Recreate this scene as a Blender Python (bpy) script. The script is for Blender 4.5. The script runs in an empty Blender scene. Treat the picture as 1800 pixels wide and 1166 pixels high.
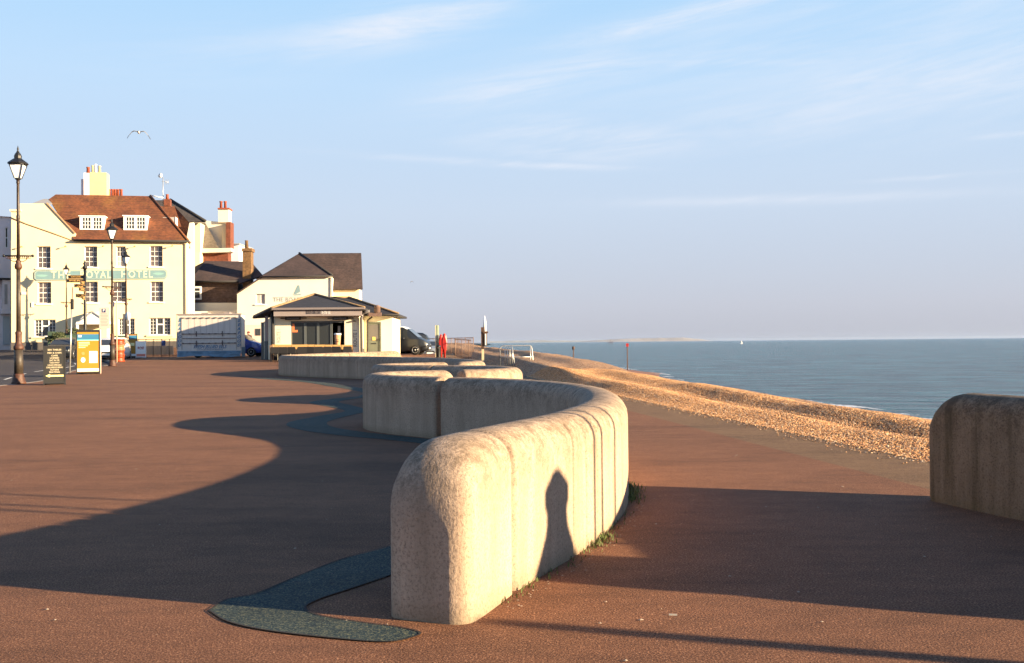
import bpy, bmesh, math, random
from mathutils import Vector, Matrix, Euler
import mathutils.noise as mn
random.seed(7)
R = math.radians
scene = bpy.context.scene
C = scene.collection

# ------------------------------------------------------------------ camera
EYE = 1.2
cd = bpy.data.cameras.new('camera'); cam = bpy.data.objects.new('camera', cd); C.objects.link(cam)
cd.lens = 35.0; cd.sensor_width = 36.0; cd.clip_start = 0.05; cd.clip_end = 90000
PITCH = math.atan(19.4/1750)
cam.matrix_world = Matrix.Translation((0, 0, EYE)) @ Matrix.Rotation(R(90)+PITCH, 4, 'X') @ Matrix.Rotation(-R(.53), 4, 'Z')
scene.camera = cam

# ------------------------------------------------------------------ light
SUN_EL = R(12.8)
SUN = Vector((.95*math.cos(SUN_EL), -.31*math.cos(SUN_EL), math.sin(SUN_EL))).normalized()
AZ = math.atan2(SUN.x, SUN.y)          # clockwise from +Y
sl = bpy.data.lights.new('sun', 'SUN'); so = bpy.data.objects.new('sun', sl); C.objects.link(so)
sl.energy = 5.0; sl.angle = R(.55); sl.color = (1.0, .77, .48)
so.rotation_euler = SUN.to_track_quat('Z', 'Y').to_euler()
scene.view_settings.view_transform = 'Standard'; scene.view_settings.look = 'None'
scene.view_settings.gamma = 1; scene.view_settings.exposure = 1.95; scene.view_settings.use_curve_mapping = False
SKY_STRENGTH = .05

W = bpy.data.worlds.new('World'); scene.world = W; W.use_nodes = True
wt = W.node_tree; wn = wt.nodes; wl = wt.links; wn.clear()
def WN(t, **k):
    n = wn.new(t)
    for a, b in k.items(): setattr(n, a, b)
    return n
sky = WN('ShaderNodeTexSky', sky_type='NISHITA', sun_disc=False, sun_elevation=SUN_EL, sun_rotation=AZ)
sky.air_density = 1.0; sky.dust_density = .6; sky.ozone_density = 2.5
tc = WN('ShaderNodeTexCoord'); sep = WN('ShaderNodeSeparateXYZ'); wl.new(tc.outputs['Generated'], sep.inputs[0])
# even blue-to-lavender falloff with height, the same all the way round
elr = WN('ShaderNodeMapRange'); wl.new(sep.outputs['Z'], elr.inputs[0])
elr.inputs[1].default_value = 0; elr.inputs[2].default_value = 1
ramp = WN('ShaderNodeValToRGB'); wl.new(elr.outputs[0], ramp.inputs[0])
SKYRAMP = [(0, (.50, .52, .61)), (.036, (.56, .585, .69)), (.13, (.60, .70, .85)), (.25, (.545, .745, .97)), (.36, (.42, .70, 1.0)), (.55, (.18, .38, .76)), (1, (.07, .18, .46))]
cr = ramp.color_ramp
while len(cr.elements) < len(SKYRAMP): cr.elements.new(.5)
for e, (p, c) in zip(cr.elements, SKYRAMP): e.position = p; e.color = (*[min(1, q) for q in c], 1)
mixs = WN('ShaderNodeMix', data_type='RGBA'); mixs.inputs[0].default_value = .92
bw = WN('ShaderNodeVectorMath', operation='SCALE'); wl.new(ramp.outputs[0], bw.inputs[0]); bw.inputs['Scale'].default_value = 5.35
wl.new(sky.outputs[0], mixs.inputs[6]); wl.new(bw.outputs[0], mixs.inputs[7])
# thin cirrus on the flat cloud layer overhead
at2 = WN('ShaderNodeMath', operation='ARCTAN2'); wl.new(sep.outputs['X'], at2.inputs[0]); wl.new(sep.outputs['Y'], at2.inputs[1])
def cloud(sx, sz, shear, off, scale, lo, hi, rough):
    m1 = WN('ShaderNodeMath', operation='MULTIPLY'); wl.new(at2.outputs[0], m1.inputs[0]); m1.inputs[1].default_value = sx
    m2 = WN('ShaderNodeMath', operation='MULTIPLY'); wl.new(sep.outputs['Z'], m2.inputs[0]); m2.inputs[1].default_value = sz
    m3 = WN('ShaderNodeMath', operation='MULTIPLY_ADD'); wl.new(at2.outputs[0], m3.inputs[0]); m3.inputs[1].default_value = shear; wl.new(m2.outputs[0], m3.inputs[2])
    cx = WN('ShaderNodeCombineXYZ'); wl.new(m1.outputs[0], cx.inputs[0]); wl.new(m3.outputs[0], cx.inputs[1]); cx.inputs[2].default_value = off
    nz = WN('ShaderNodeTexNoise'); wl.new(cx.outputs[0], nz.inputs[0]); nz.inputs['Scale'].default_value = scale; nz.inputs['Detail'].default_value = 9; nz.inputs['Roughness'].default_value = rough
    nz.inputs['Distortion'].default_value = .35
    mr = WN('ShaderNodeMapRange', interpolation_type='SMOOTHSTEP'); wl.new(nz.outputs[0], mr.inputs[0]); mr.inputs[1].default_value = lo; mr.inputs[2].default_value = hi
    return mr.outputs[0]
tex = cloud(4.5, 40, -4.5, 3.7, 1.0, .30, .74, .66)
broad = cloud(1.3, 7, -.8, 8.3, 1.0, .52, .86, .5)
def M(op, x, y=None, z=None):
    n = WN('ShaderNodeMath', operation=op)
    for i_, q in enumerate((x, y, z)):
        if q is None: continue
        if isinstance(q, (int, float)): n.inputs[i_].default_value = q
        else: wl.new(q, n.inputs[i_])
    return n.outputs[0]
def band(cx, cy, rx, ry, ang, amp):      # one bank of cirrus: azimuth, height, half sizes, tilt
    az, el = math.atan((cx-900)/1750), math.sin(math.atan((600-cy)/1750)); rx, ry = rx/1750, ry/1750; ca, sa = math.cos(R(ang)), math.sin(R(ang))
    dx = M('SUBTRACT', at2.outputs[0], az); dy = M('SUBTRACT', sep.outputs['Z'], el)
    u = M('MULTIPLY_ADD', dx, ca/rx, M('MULTIPLY', dy, sa/rx)); v = M('MULTIPLY_ADD', dx, -sa/ry, M('MULTIPLY', dy, ca/ry))
    r2 = M('MULTIPLY_ADD', u, u, M('MULTIPLY', v, v)); return M('MULTIPLY', M('EXPONENT', M('MULTIPLY', r2, -1.0)), amp)
tot = None
for q in ((700, 45, 210, 34, 12, 1.0), (620, 80, 150, 16, 14, .7), (900, 150, 150, 34, 10, .9), (1010, 120, 190, 26, 6, .85), (1040, 240, 200, 30, -4, 1.1), (960, 262, 150, 14, -6, .9), (880, 284, 230, 6, -3, 1.0), (1250, 30, 280, 18, 9, 1.0), (1330, 125, 180, 9, -3, .8), (1420, 215, 260, 50, 3, .6), (1680, 170, 320, 80, 4, .75), (1400, 362, 300, 8, -1, .7), (1640, 338, 100, 4, 0, .7), (1790, 280, 70, 5, 0, .7), (1560, 20, 190, 26, 8, .7), (450, 95, 260, 40, 8, .35), (1450, 90, 420, 110, 5, .42)):
    b_ = band(*q); tot = b_ if tot is None else M('MAXIMUM', tot, b_)
cl0 = M('MULTIPLY', tot, tex)
cl1 = M('MULTIPLY', M('MULTIPLY', broad, M('SMOOTH_MIN', 1.0, M('MULTIPLY', sep.outputs['Z'], 4.0), .1)), .30)
m4 = M('MINIMUM', M('ADD', cl0, cl1), .85)
mixc = WN('ShaderNodeMix', data_type='RGBA'); wl.new(m4, mixc.inputs[0]); wl.new(mixs.outputs[2], mixc.inputs[6]); mixc.inputs[7].default_value = (5.35*.82, 5.35*.86, 5.35*.95, 1)
bg = WN('ShaderNodeBackground'); bg.inputs[1].default_value = SKY_STRENGTH; wl.new(mixc.outputs[2], bg.inputs[0])
wo = WN('ShaderNodeOutputWorld'); wl.new(bg.outputs[0], wo.inputs[0])
try:
    scene.cycles.use_denoising = True; scene.cycles.max_bounces = 6; scene.cycles.use_adaptive_sampling = True; scene.cycles.adaptive_threshold = .02
except Exception: pass

# ------------------------------------------------------------------ helpers
CM = cam.matrix_world.copy(); CR = CM.to_3x3()
def ray(px, py): return (CR @ Vector(((px-900)/1750, -(py-583)/1750, -1.0)))
def at(px, py, d):
    r = ray(px, py); r = r*(d/r.y); return Vector((r.x, r.y, EYE+r.z))
def ss(a, b, x):
    t = max(0., min(1., (x-a)/(b-a))); return t*t*(3-2*t)
def lerp(a, b, t): return a+(b-a)*t
def interp(pts, x):
    if x <= pts[0][0]: return pts[0][1]
    for (a, va), (b, vb) in zip(pts, pts[1:]):
        if x <= b: return lerp(va, vb, ss(a, b, x) if b > a else 1)
    return pts[-1][1]
def gz(x, y): return .42*ss(40, 68, y) + .66*ss(71, 80, y)*ss(-18, -25, x)
def ground(px, py):
    r = ray(px, py); lo, d = 1., 1.
    while d < 400:
        p = r*(d/r.y)
        if EYE+p.z < gz(p.x, p.y): break
        lo = d; d += .5
    hi = d
    for _ in range(30):
        m_ = (lo+hi)/2; p = r*(m_/r.y)
        if EYE+p.z < gz(p.x, p.y): hi = m_
        else: lo = m_
    p = r*(hi/r.y); return Vector((p.x, p.y, gz(p.x, p.y)))

MATS = {}
def mat(name, col, rough=.8, metal=0, noise=0, nscale=8, bump=0, bscale=40, col2=None, emis=None, spec=None, coat=0, detail=6, coords='Object', stretch=None):
    if name in MATS: return MATS[name]
    m = bpy.data.materials.new(name); m.use_nodes = True; n = m.node_tree.nodes; l = m.node_tree.links
    b = n['Principled BSDF']; b.inputs['Base Color'].default_value = (*col, 1); b.inputs['Roughness'].default_value = rough; b.inputs['Metallic'].default_value = metal
    if spec is not None: b.inputs['Specular IOR Level'].default_value = spec
    if coat: b.inputs['Coat Weight'].default_value = coat; b.inputs['Coat Roughness'].default_value = .08
    t = n.new('ShaderNodeTexCoord'); src = t.outputs[coords]
    if stretch:
        mp = n.new('ShaderNodeMapping'); l.new(src, mp.inputs[0]); mp.inputs['Scale'].default_value = stretch; src = mp.outputs[0]
    if noise or col2:
        z = n.new('ShaderNodeTexNoise'); z.inputs['Scale'].default_value = nscale; z.inputs['Detail'].default_value = detail; l.new(src, z.inputs[0])
        r = n.new('ShaderNodeValToRGB'); l.new(z.outputs[0], r.inputs[0])
        c2 = col2 or tuple(c*(1-noise) for c in col)
        r.color_ramp.elements[0].position = .35; r.color_ramp.elements[0].color = (*c2, 1)
        r.color_ramp.elements[1].position = .65; r.color_ramp.elements[1].color = (*col, 1)
        l.new(r.outputs[0], b.inputs['Base Color'])
    if bump:
        z = n.new('ShaderNodeTexNoise'); z.inputs['Scale'].default_value = bscale; z.inputs['Detail'].default_value = 4; l.new(src, z.inputs[0])
        q = n.new('ShaderNodeBump'); q.inputs['Strength'].default_value = bump; q.inputs['Distance'].default_value = .02; l.new(z.outputs[0], q.inputs['Height']); l.new(q.outputs[0], b.inputs['Normal'])
    if emis: b.inputs['Emission Color'].default_value = (*emis, 1); b.inputs['Emission Strength'].default_value = 1
    MATS[name] = m; return m

class MB:
    def __init__(s): s.v = []; s.f = []; s.mi = []; s.sm = []; s.cur = 0
    def add(s, vs, fs, smooth=False):
        o = len(s.v); s.v += [tuple(v) for v in vs]; s.f += [tuple(i+o for i in f) for f in fs]; s.mi += [s.cur]*len(fs); s.sm += [smooth]*len(fs); return s
    def m(s, i): s.cur = i; return s
    def box(s, x0, x1, y0, y1, z0, z1):
        if x0 > x1: x0, x1 = x1, x0
        if y0 > y1: y0, y1 = y1, y0
        if z0 > z1: z0, z1 = z1, z0
        v = [(x0,y0,z0),(x1,y0,z0),(x1,y1,z0),(x0,y1,z0),(x0,y0,z1),(x1,y0,z1),(x1,y1,z1),(x0,y1,z1)]
        return s.add(v, [(0,3,2,1),(4,5,6,7),(0,1,5,4),(1,2,6,5),(2,3,7,6),(3,0,4,7)])
    def prism(s, pts, y0, y1):           # polygon in local x,z pushed from y0 to y1
        n = len(pts); v = [(x, y0, z) for x, z in pts]+[(x, y1, z) for x, z in pts]
        f = [tuple(range(n)), tuple(range(2*n-1, n-1, -1))]+[(i, i+n, (i+1) % n+n, (i+1) % n) for i in range(n)]
        return s.add(v, f)
    def lathe(s, prof, n=16, c=(0, 0), smooth=True, rot=0):   # prof: (r, z)
        v = []; f = []
        for r, z in prof:
            for k in range(n):
                a = 2*math.pi*k/n+rot; v.append((c[0]+r*math.cos(a), c[1]+r*math.sin(a), z))
        for i in range(len(prof)-1):
            for k in range(n):
                k2 = (k+1) % n; f.append((i*n+k, i*n+k2, (i+1)*n+k2, (i+1)*n+k))
        f.append(tuple(range(n-1, -1, -1))); m = len(prof)-1; f.append(tuple(m*n+k for k in range(n)))
        return s.add(v, f, smooth)
    def tube(s, pts, r, n=8, closed=False, smooth=True):
        pts = [Vector(p) for p in pts]; v = []; f = []; N = len(pts); rr = r if isinstance(r, (list, tuple)) else [r]*N
        up0 = None
        for i, p in enumerate(pts):
            a = pts[i-1] if (i or closed) else p; b = pts[(i+1) % N] if (i < N-1 or closed) else p
            d = (b-a).normalized(); u = Vector((0, 0, 1)) if abs(d.z) < .9 else Vector((1, 0, 0))
            if up0 is not None: u = up0
            w = d.cross(u).normalized(); u = w.cross(d).normalized(); up0 = u
            for k in range(n):
                t = 2*math.pi*k/n; v.append(p+(w*math.cos(t)+u*math.sin(t))*rr[i])
        for i in range(N if closed else N-1):
            j = (i+1) % N
            for k in range(n): k2 = (k+1) % n; f.append((i*n+k, i*n+k2, j*n+k2, j*n+k))
        if not closed: f.append(tuple(range(n))); f.append(tuple((N-1)*n+k for k in range(n-1, -1, -1)))
        return s.add(v, f, smooth)
    def build(s, name, mats, parent=None, bevel=0, loc=None):
        me = bpy.data.meshes.new(name); me.from_pydata(s.v, [], s.f)
        for q in (mats if isinstance(mats, (list, tuple)) else [mats]): me.materials.append(q)
        me.polygons.foreach_set('material_index', s.mi); me.polygons.foreach_set('use_smooth', s.sm)
        bm = bmesh.new(); bm.from_mesh(me); bmesh.ops.recalc_face_normals(bm, faces=bm.faces); bm.to_mesh(me); bm.free()
        o = bpy.data.objects.new(name, me); C.objects.link(o)
        if parent: o.parent = parent
        if loc is not None: o.location = loc
        if bevel:
            b = o.modifiers.new('b', 'BEVEL'); b.width = bevel; b.segments = 2; b.limit_method = 'ANGLE'
        return o
def tag(o, label, cat, group=None, kind=None):
    o['label'] = label; o['category'] = cat
    if group: o['group'] = group
    if kind: o['kind'] = kind
    return o
def thing(name, label, cat, loc=(0, 0, 0), rz=0, group=None):
    o = bpy.data.objects.new(name, None); C.objects.link(o); o.location = loc; o.rotation_euler = (0, 0, rz); o.empty_display_size = .1
    return tag(o, label, cat, group)
def struct(o): o['kind'] = 'structure'; return o
def kids(o): return [c for c in bpy.data.objects if c.parent == o]
def copy_tree(o, loc=None, rz=None, label=None, parent=None):
    c = o.copy(); C.objects.link(c)
    if parent: c.parent = parent
    if loc is not None: c.location = loc
    if rz is not None: c.rotation_euler = (0, 0, rz)
    if label: c['label'] = label
    for k in kids(o): copy_tree(k, parent=c)
    return c
def text(name, body, size, m, parent, loc, rot=(R(90), 0, 0), width=None, extrude=.004, bold=0, align='CENTER', sx=1, shear=0, spacing=1):
    cu = bpy.data.curves.new(name, 'FONT'); cu.body = body; cu.size = size; cu.align_x = align; cu.align_y = 'CENTER'; cu.extrude = extrude; cu.offset = bold; cu.shear = shear; cu.space_character = spacing; cu.resolution_u = 3
    t = bpy.data.objects.new(name, cu); C.objects.link(t); bpy.context.view_layer.update()
    dg = bpy.context.evaluated_depsgraph_get(); me = bpy.data.meshes.new_from_object(t.evaluated_get(dg))
    C.objects.unlink(t); bpy.data.objects.remove(t)
    me.materials.clear(); me.materials.append(m)
    xs = [v.co.x for v in me.vertices]
    if width and xs: sx = width/(max(xs)-min(xs))
    for v in me.vertices: v.co.x *= sx
    o = bpy.data.objects.new(name, me); C.objects.link(o); o.parent = parent; o.location = loc; o.rotation_euler = rot
    return o
class Face:     # a vertical plane standing in the place; local x along it, y back from it, z up from z0
    def __init__(s, px, d, ang=0, z0=0):
        p = at(px, 600, d); s.o = Vector((p.x, p.y, z0)); s.a = R(ang); s.x = Vector((math.cos(s.a), math.sin(s.a), 0)); s.y = Vector((-math.sin(s.a), math.cos(s.a), 0))
    def L(s, px, py, yo=0):
        r = ray(px, py); q = s.o + s.y*yo - Vector((0, 0, EYE)); q.z = 0
        t = q.dot(s.y)/r.dot(s.y); p = r*t + Vector((0, 0, EYE)) - s.o
        return p.dot(s.x), p.z
    def X(s, px, yo=0, py=560): return s.L(px, py, yo)[0]
    def Z(s, py, px=None, yo=0): return s.L(px if px is not None else 900, py, yo)[1]
    def P(s, px, py, yo=0): a, b = s.L(px, py, yo); return Vector((a, yo, b))
    def box(s, mb, px0, py0, px1, py1, y0, y1, zb=None):
        a, zt = s.L(px0, py0, y0); _, z_ = s.L(px1, py1, y0); b = s.L(px1, py0, y0)[0]
        return mb.box(a, b, y0, y1, z_ if zb is None else zb, zt)
    def poly(s, mb, pts, y0, y1): return mb.prism([s.L(px, py, y0) for px, py in pts], y0, y1)
def wall_holes(mb, x0, x1, z0, z1, y0, y1, holes):
    xs = sorted({x0, x1, *[h[0] for h in holes], *[h[1] for h in holes]}); xs = [x for x in xs if x0 <= x <= x1]
    for a, b in zip(xs, xs[1:]):
        if b-a < 1e-5: continue
        m = (a+b)/2; cuts = sorted((h[2], h[3]) for h in holes if h[0] < m < h[1]); z = z0
        for c, d in cuts:
            if c > z: mb.box(a, b, y0, y1, z, c)
            z = max(z, d)
        if z < z1: mb.box(a, b, y0, y1, z, z1)
# ------------------------------------------------------------------ materials
def ntree(name):
    m = bpy.data.materials.new(name); m.use_nodes = True; return m, m.node_tree.nodes, m.node_tree.links, m.node_tree.nodes['Principled BSDF']
def nz(n, l, src, scale, detail=4, rough=.5, out=0):
    z = n.new('ShaderNodeTexNoise'); z.inputs['Scale'].default_value = scale; z.inputs['Detail'].default_value = detail; z.inputs['Roughness'].default_value = rough; l.new(src, z.inputs[0]); return z.outputs[out]
def rp(n, l, src, stops):
    r = n.new('ShaderNodeValToRGB'); l.new(src, r.inputs[0]); e = r.color_ramp.elements
    while len(e) < len(stops): e.new(.5)
    for q, (p, c) in zip(e, stops): q.position = p; q.color = (*c, 1) if isinstance(c, tuple) else (c, c, c, 1)
    return r.outputs[0]
def mix(n, l, a, b, f, mode='MIX'):
    m = n.new('ShaderNodeMix'); m.data_type = 'RGBA'; m.blend_type = mode
    for s, q in ((6, a), (7, b), (0, f)):
        if isinstance(q, (int, float)): m.inputs[s].default_value = q
        elif isinstance(q, tuple): m.inputs[s].default_value = (*q, 1)
        else: l.new(q, m.inputs[s])
    return m.outputs[2]
def mapping(n, l, src, sc):
    mp = n.new('ShaderNodeMapping'); l.new(src, mp.inputs[0]); mp.inputs['Scale'].default_value = sc; return mp.outputs[0]
def bumpn(n, l, b, h, strength, dist):
    q = n.new('ShaderNodeBump'); q.inputs['Strength'].default_value = strength; q.inputs['Distance'].default_value = dist; l.new(h, q.inputs['Height']); l.new(q.outputs[0], b.inputs['Normal']); return q

def asphalt(name, dark, mid, light, patch=.35):
    m, n, l, b = ntree(name); g = n.new('ShaderNodeNewGeometry').outputs['Position']
    fine = nz(n, l, g, 110, 3, .7); c = rp(n, l, fine, [(.33, dark), (.5, mid), (.68, light)])
    v = n.new('ShaderNodeTexVoronoi'); v.inputs['Scale'].default_value = 150; l.new(g, v.inputs[0])
    sepc = n.new('ShaderNodeSeparateColor'); l.new(v.outputs['Color'], sepc.inputs[0])
    c = mix(n, l, c, tuple(min(1, q*2.6) for q in light), rp(n, l, sepc.outputs[0], [(.965, 0.), (.99, .26)]))
    c = mix(n, l, c, rp(n, l, nz(n, l, mapping(n, l, g, (.25, .8, 1)), 1.1, 6, .6), [(.3, 1-patch), (.5, 1.0), (.7, 1.16)]), 1, 'MULTIPLY')
    c = mix(n, l, c, rp(n, l, nz(n, l, mapping(n, l, g, (3.1, 6.5, 1)), 1.0, 8, .75), [(.34, .74), (.56, 1.0), (.72, 1.10)]), 1, 'MULTIPLY')
    c = mix(n, l, c, (.5, .46, .46), rp(n, l, nz(n, l, mapping(n, l, g, (.5, 2.2, 1)), 1.6, 5, .7), [(.68, 0.), (.76, .35)]), 'MULTIPLY')
    l.new(c, b.inputs['Base Color']); b.inputs['Roughness'].default_value = .88; b.inputs['Specular IOR Level'].default_value = .25
    bumpn(n, l, b, fine, .55, .006); return m
M_RED = asphalt('red_asphalt', (.052, .020, .010), (.150, .060, .029), (.37, .185, .098))
M_BLUE = asphalt('blue_green_asphalt', (.004, .010, .014), (.018, .038, .046), (.16, .155, .085), .25)
M_ROAD = asphalt('road_asphalt', (.020, .017, .020), (.042, .036, .040), (.09, .08, .08), .3)

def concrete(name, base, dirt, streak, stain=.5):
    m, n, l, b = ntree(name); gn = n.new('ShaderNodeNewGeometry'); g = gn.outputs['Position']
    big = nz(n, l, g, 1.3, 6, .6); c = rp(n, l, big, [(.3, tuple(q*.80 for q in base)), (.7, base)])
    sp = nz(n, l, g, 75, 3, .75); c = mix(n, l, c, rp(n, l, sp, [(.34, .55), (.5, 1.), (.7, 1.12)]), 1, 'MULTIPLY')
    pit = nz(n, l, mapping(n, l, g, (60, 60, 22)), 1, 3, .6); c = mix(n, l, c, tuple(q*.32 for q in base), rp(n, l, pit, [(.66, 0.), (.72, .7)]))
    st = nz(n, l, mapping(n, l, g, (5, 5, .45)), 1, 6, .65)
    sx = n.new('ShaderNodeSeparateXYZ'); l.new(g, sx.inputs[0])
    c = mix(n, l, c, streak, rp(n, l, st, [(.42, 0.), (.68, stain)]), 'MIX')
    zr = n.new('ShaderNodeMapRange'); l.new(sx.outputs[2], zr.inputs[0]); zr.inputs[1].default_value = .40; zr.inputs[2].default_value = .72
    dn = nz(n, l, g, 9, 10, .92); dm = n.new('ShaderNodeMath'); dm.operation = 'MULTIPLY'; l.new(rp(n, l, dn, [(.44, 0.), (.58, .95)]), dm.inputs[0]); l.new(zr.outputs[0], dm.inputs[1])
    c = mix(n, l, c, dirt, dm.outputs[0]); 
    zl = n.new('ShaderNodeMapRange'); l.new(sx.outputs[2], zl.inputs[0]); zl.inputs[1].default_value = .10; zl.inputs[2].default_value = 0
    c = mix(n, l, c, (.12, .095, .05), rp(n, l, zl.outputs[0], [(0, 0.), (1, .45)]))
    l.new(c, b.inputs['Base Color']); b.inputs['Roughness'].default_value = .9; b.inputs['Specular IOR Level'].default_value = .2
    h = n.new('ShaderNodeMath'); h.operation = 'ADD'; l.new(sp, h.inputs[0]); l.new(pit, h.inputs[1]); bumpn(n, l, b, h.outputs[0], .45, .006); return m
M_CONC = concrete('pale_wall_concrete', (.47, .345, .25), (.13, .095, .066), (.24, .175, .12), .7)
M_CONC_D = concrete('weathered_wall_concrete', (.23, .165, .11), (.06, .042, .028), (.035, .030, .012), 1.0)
M_STRIP = asphalt('concrete_strip', (.085, .045, .022), (.15, .084, .041), (.27, .165, .088), .3)

# shingle
m, n, l, b = ntree('shingle'); g = n.new('ShaderNodeNewGeometry').outputs['Position']
def shingle_col(n, l, g, sc):
    v = n.new('ShaderNodeTexVoronoi'); v.inputs['Scale'].default_value = sc; l.new(g, v.inputs[0])
    s = n.new('ShaderNodeSeparateColor'); l.new(v.outputs['Color'], s.inputs[0])
    return v, rp(n, l, s.outputs[0], [(0, (.07, .038, .024)), (.2, (.24, .12, .06)), (.5, (.38, .20, .095)), (.8, (.44, .26, .13)), (1, (.54, .40, .27))])
v, c = shingle_col(n, l, g, 22)
c = mix(n, l, c, rp(n, l, nz(n, l, g, .35, 6, .6), [(.3, .72), (.7, 1.1)]), 1, 'MULTIPLY')
l.new(c, b.inputs['Base Color']); b.inputs['Roughness'].default_value = .85
q = bumpn(n, l, b, v.outputs['Distance'], 1.0, .05); q.invert = True
M_SHINGLE = m
m, n, l, b = ntree('pebble'); oi = n.new('ShaderNodeObjectInfo')
c = rp(n, l, oi.outputs['Random'], [(0, (.08, .038, .02)), (.18, (.26, .115, .045)), (.45, (.50, .24, .085)), (.82, (.58, .32, .13)), (1, (.66, .50, .32))])
l.new(c, b.inputs['Base Color']); b.inputs['Roughness'].default_value = .7; M_PEB = m
m, n, l, b = ntree('wet_foreshore'); g = n.new('ShaderNodeNewGeometry').outputs['Position']
c = rp(n, l, nz(n, l, g, .8, 8, .7), [(.3, (.16, .065, .035)), (.7, (.26, .11, .055))]); l.new(c, b.inputs['Base Color']); b.inputs['Roughness'].default_value = .8; M_FORE = m

# sea
m, n, l, b = ntree('sea_water'); g = n.new('ShaderNodeNewGeometry').outputs['Position']
g1 = mapping(n, l, g, (.16, .55, 1)); g2 = mapping(n, l, g, (.7, 1.7, 1)); g3 = mapping(n, l, g, (.03, .10, 1))
a1 = nz(n, l, g1, 1, 5, .6); a2 = nz(n, l, g2, 1, 5, .65); a3 = nz(n, l, g3, 1, 4, .5)
s1 = n.new('ShaderNodeMath'); s1.operation = 'MULTIPLY_ADD'; l.new(a1, s1.inputs[0]); s1.inputs[1].default_value = 2.2; l.new(a2, s1.inputs[2])
bumpn(n, l, b, s1.outputs[0], 1.0, 1.0)
c = mix(n, l, (.002, .034, .050), (.026, .115, .145), rp(n, l, a1, [(.42, 0.), (.58, 1.)]))
c = mix(n, l, c, rp(n, l, a3, [(.35, .75), (.65, 1.2)]), 1, 'MULTIPLY')
l.new(c, b.inputs['Base Color']); b.inputs['Roughness'].default_value = .16; b.inputs['IOR'].default_value = 1.33
M_SEA = m

def tiles(name, c0, c1, sc, bumpd=.03, patch=None):
    m, n, l, b = ntree(name); t = n.new('ShaderNodeTexCoord').outputs['Object']
    br = n.new('ShaderNodeTexWave'); br.wave_type = 'BANDS'; br.bands_direction = 'Z'; br.wave_profile = 'SAW'; br.inputs['Scale'].default_value = sc; l.new(t, br.inputs[0])
    c = rp(n, l, nz(n, l, t, .9, 8, .72), [(.32, c0), (.68, c1)])
    if patch: c = mix(n, l, c, patch, rp(n, l, nz(n, l, t, .55, 5, .6), [(.52, 0.), (.72, .75)]))
    c = mix(n, l, c, rp(n, l, nz(n, l, mapping(n, l, t, (5, 5, 9)), 1, 2, .5), [(.35, .72), (.65, 1.15)]), 1, 'MULTIPLY')
    c = mix(n, l, c, rp(n, l, br.outputs[0], [(0., .6), (.2, 1.)]), 1, 'MULTIPLY')
    l.new(c, b.inputs['Base Color']); b.inputs['Roughness'].default_value = .85; bumpn(n, l, b, br.outputs[0], .6, bumpd); return m
M_TILE = tiles('red_roof_tiles', (.075, .024, .011), (.185, .060, .022), 1.4, patch=(.19, .085, .02))
M_SLATE = tiles('grey_slate', (.032, .028, .028), (.08, .065, .06), 1.5)
M_SLATE2 = tiles('mossy_slate', (.09, .07, .05), (.17, .15, .13), 1.5, patch=(.20, .14, .07))
M_BROWNTILE = tiles('brown_roof_tiles', (.030, .019, .018), (.072, .045, .040), 1.5)
M_KROOF = tiles('kiosk_slate', (.012, .013, .020), (.030, .030, .038), 2.4)
M_BRICKR = mat('red_brick', (.17, .048, .024), .9, noise=.45, nscale=5)
M_BRICKY = mat('yellow_brick', (.19, .105, .045), .9, noise=.5, nscale=6)
M_DKHANG = tiles('dark_hung_tiles', (.05, .03, .026), (.12, .075, .06), 2.0)
M_CREAM = mat('cream_render', (.76, .63, .40), .85, noise=.06, nscale=.8, bump=.1, bscale=20)
M_CREAM2 = mat('pale_yellow_render', (.60, .50, .26), .85, noise=.08, nscale=1)
M_GREYW = mat('pale_grey_render', (.78, .68, .68), .85, noise=.12, nscale=1)
M_WHITEW = mat('white_render', (.62, .58, .49), .85, noise=.05, nscale=.8)
M_PINKW = mat('pinkish_render', (.68, .52, .42), .85, noise=.1, nscale=2)
M_WHITE = mat('white_paint', (.80, .79, .76), .5)
M_GLASS = mat('window_glass', (.035, .04, .045), .06, spec=.6)
M_CURT = mat('net_curtain', (.42, .38, .36), .9, noise=.3, nscale=9, stretch=(6, 1, .4))
M_DARK = mat('dark_interior', (.012, .012, .014), .9)
M_BLACK = mat('black_paint', (.008, .008, .009), .5, noise=.2, nscale=30)
M_BLACKM = mat('black_matt', (.018, .017, .018), .8)
M_RUST = mat('rusty_brown_paint', (.085, .030, .014), .6, noise=.6, nscale=14, bump=.3)
M_POLE = mat('worn_brown_paint', (.035, .020, .014), .5, noise=.65, nscale=9, bump=.2)
M_POLEG = mat('worn_green_brown_paint', (.050, .036, .024), .55, noise=.5, nscale=9, bump=.25)
M_TEAL = mat('teal_sign', (.155, .265, .29), .7, noise=.08, nscale=3)
M_SIGNC = mat('cream_letters', (.70, .66, .42), .6)
M_POT = mat('terracotta', (.28, .062, .028), .8, noise=.2, nscale=8)
M_REDP = mat('red_plastic', (.40, .02, .014), .4)
M_ORANGE = mat('orange_plastic', (.27, .04, .006), .45, noise=.12, nscale=4)
M_STEEL = mat('galvanised_steel', (.50, .49, .46), .42, metal=.6, noise=.2, nscale=12)
M_GREYF = mat('grey_frame', (.09, .10, .10), .5)
M_GDOOR = mat('sage_door_paint', (.13, .145, .11), .5)
M_WOOD = mat('tan_timber', (.66, .38, .13), .7, noise=.25, nscale=4, stretch=(1, 1, 12))
M_WOODD = mat('dark_timber', (.10, .05, .028), .8, noise=.4, nscale=5, stretch=(6, 6, .6))
M_FASC = mat('pinkish_grey_fascia', (.30, .25, .235), .7, noise=.08, nscale=3)
M_TYRE = mat('tyre_rubber', (.015, .015, .016), .85)
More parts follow.
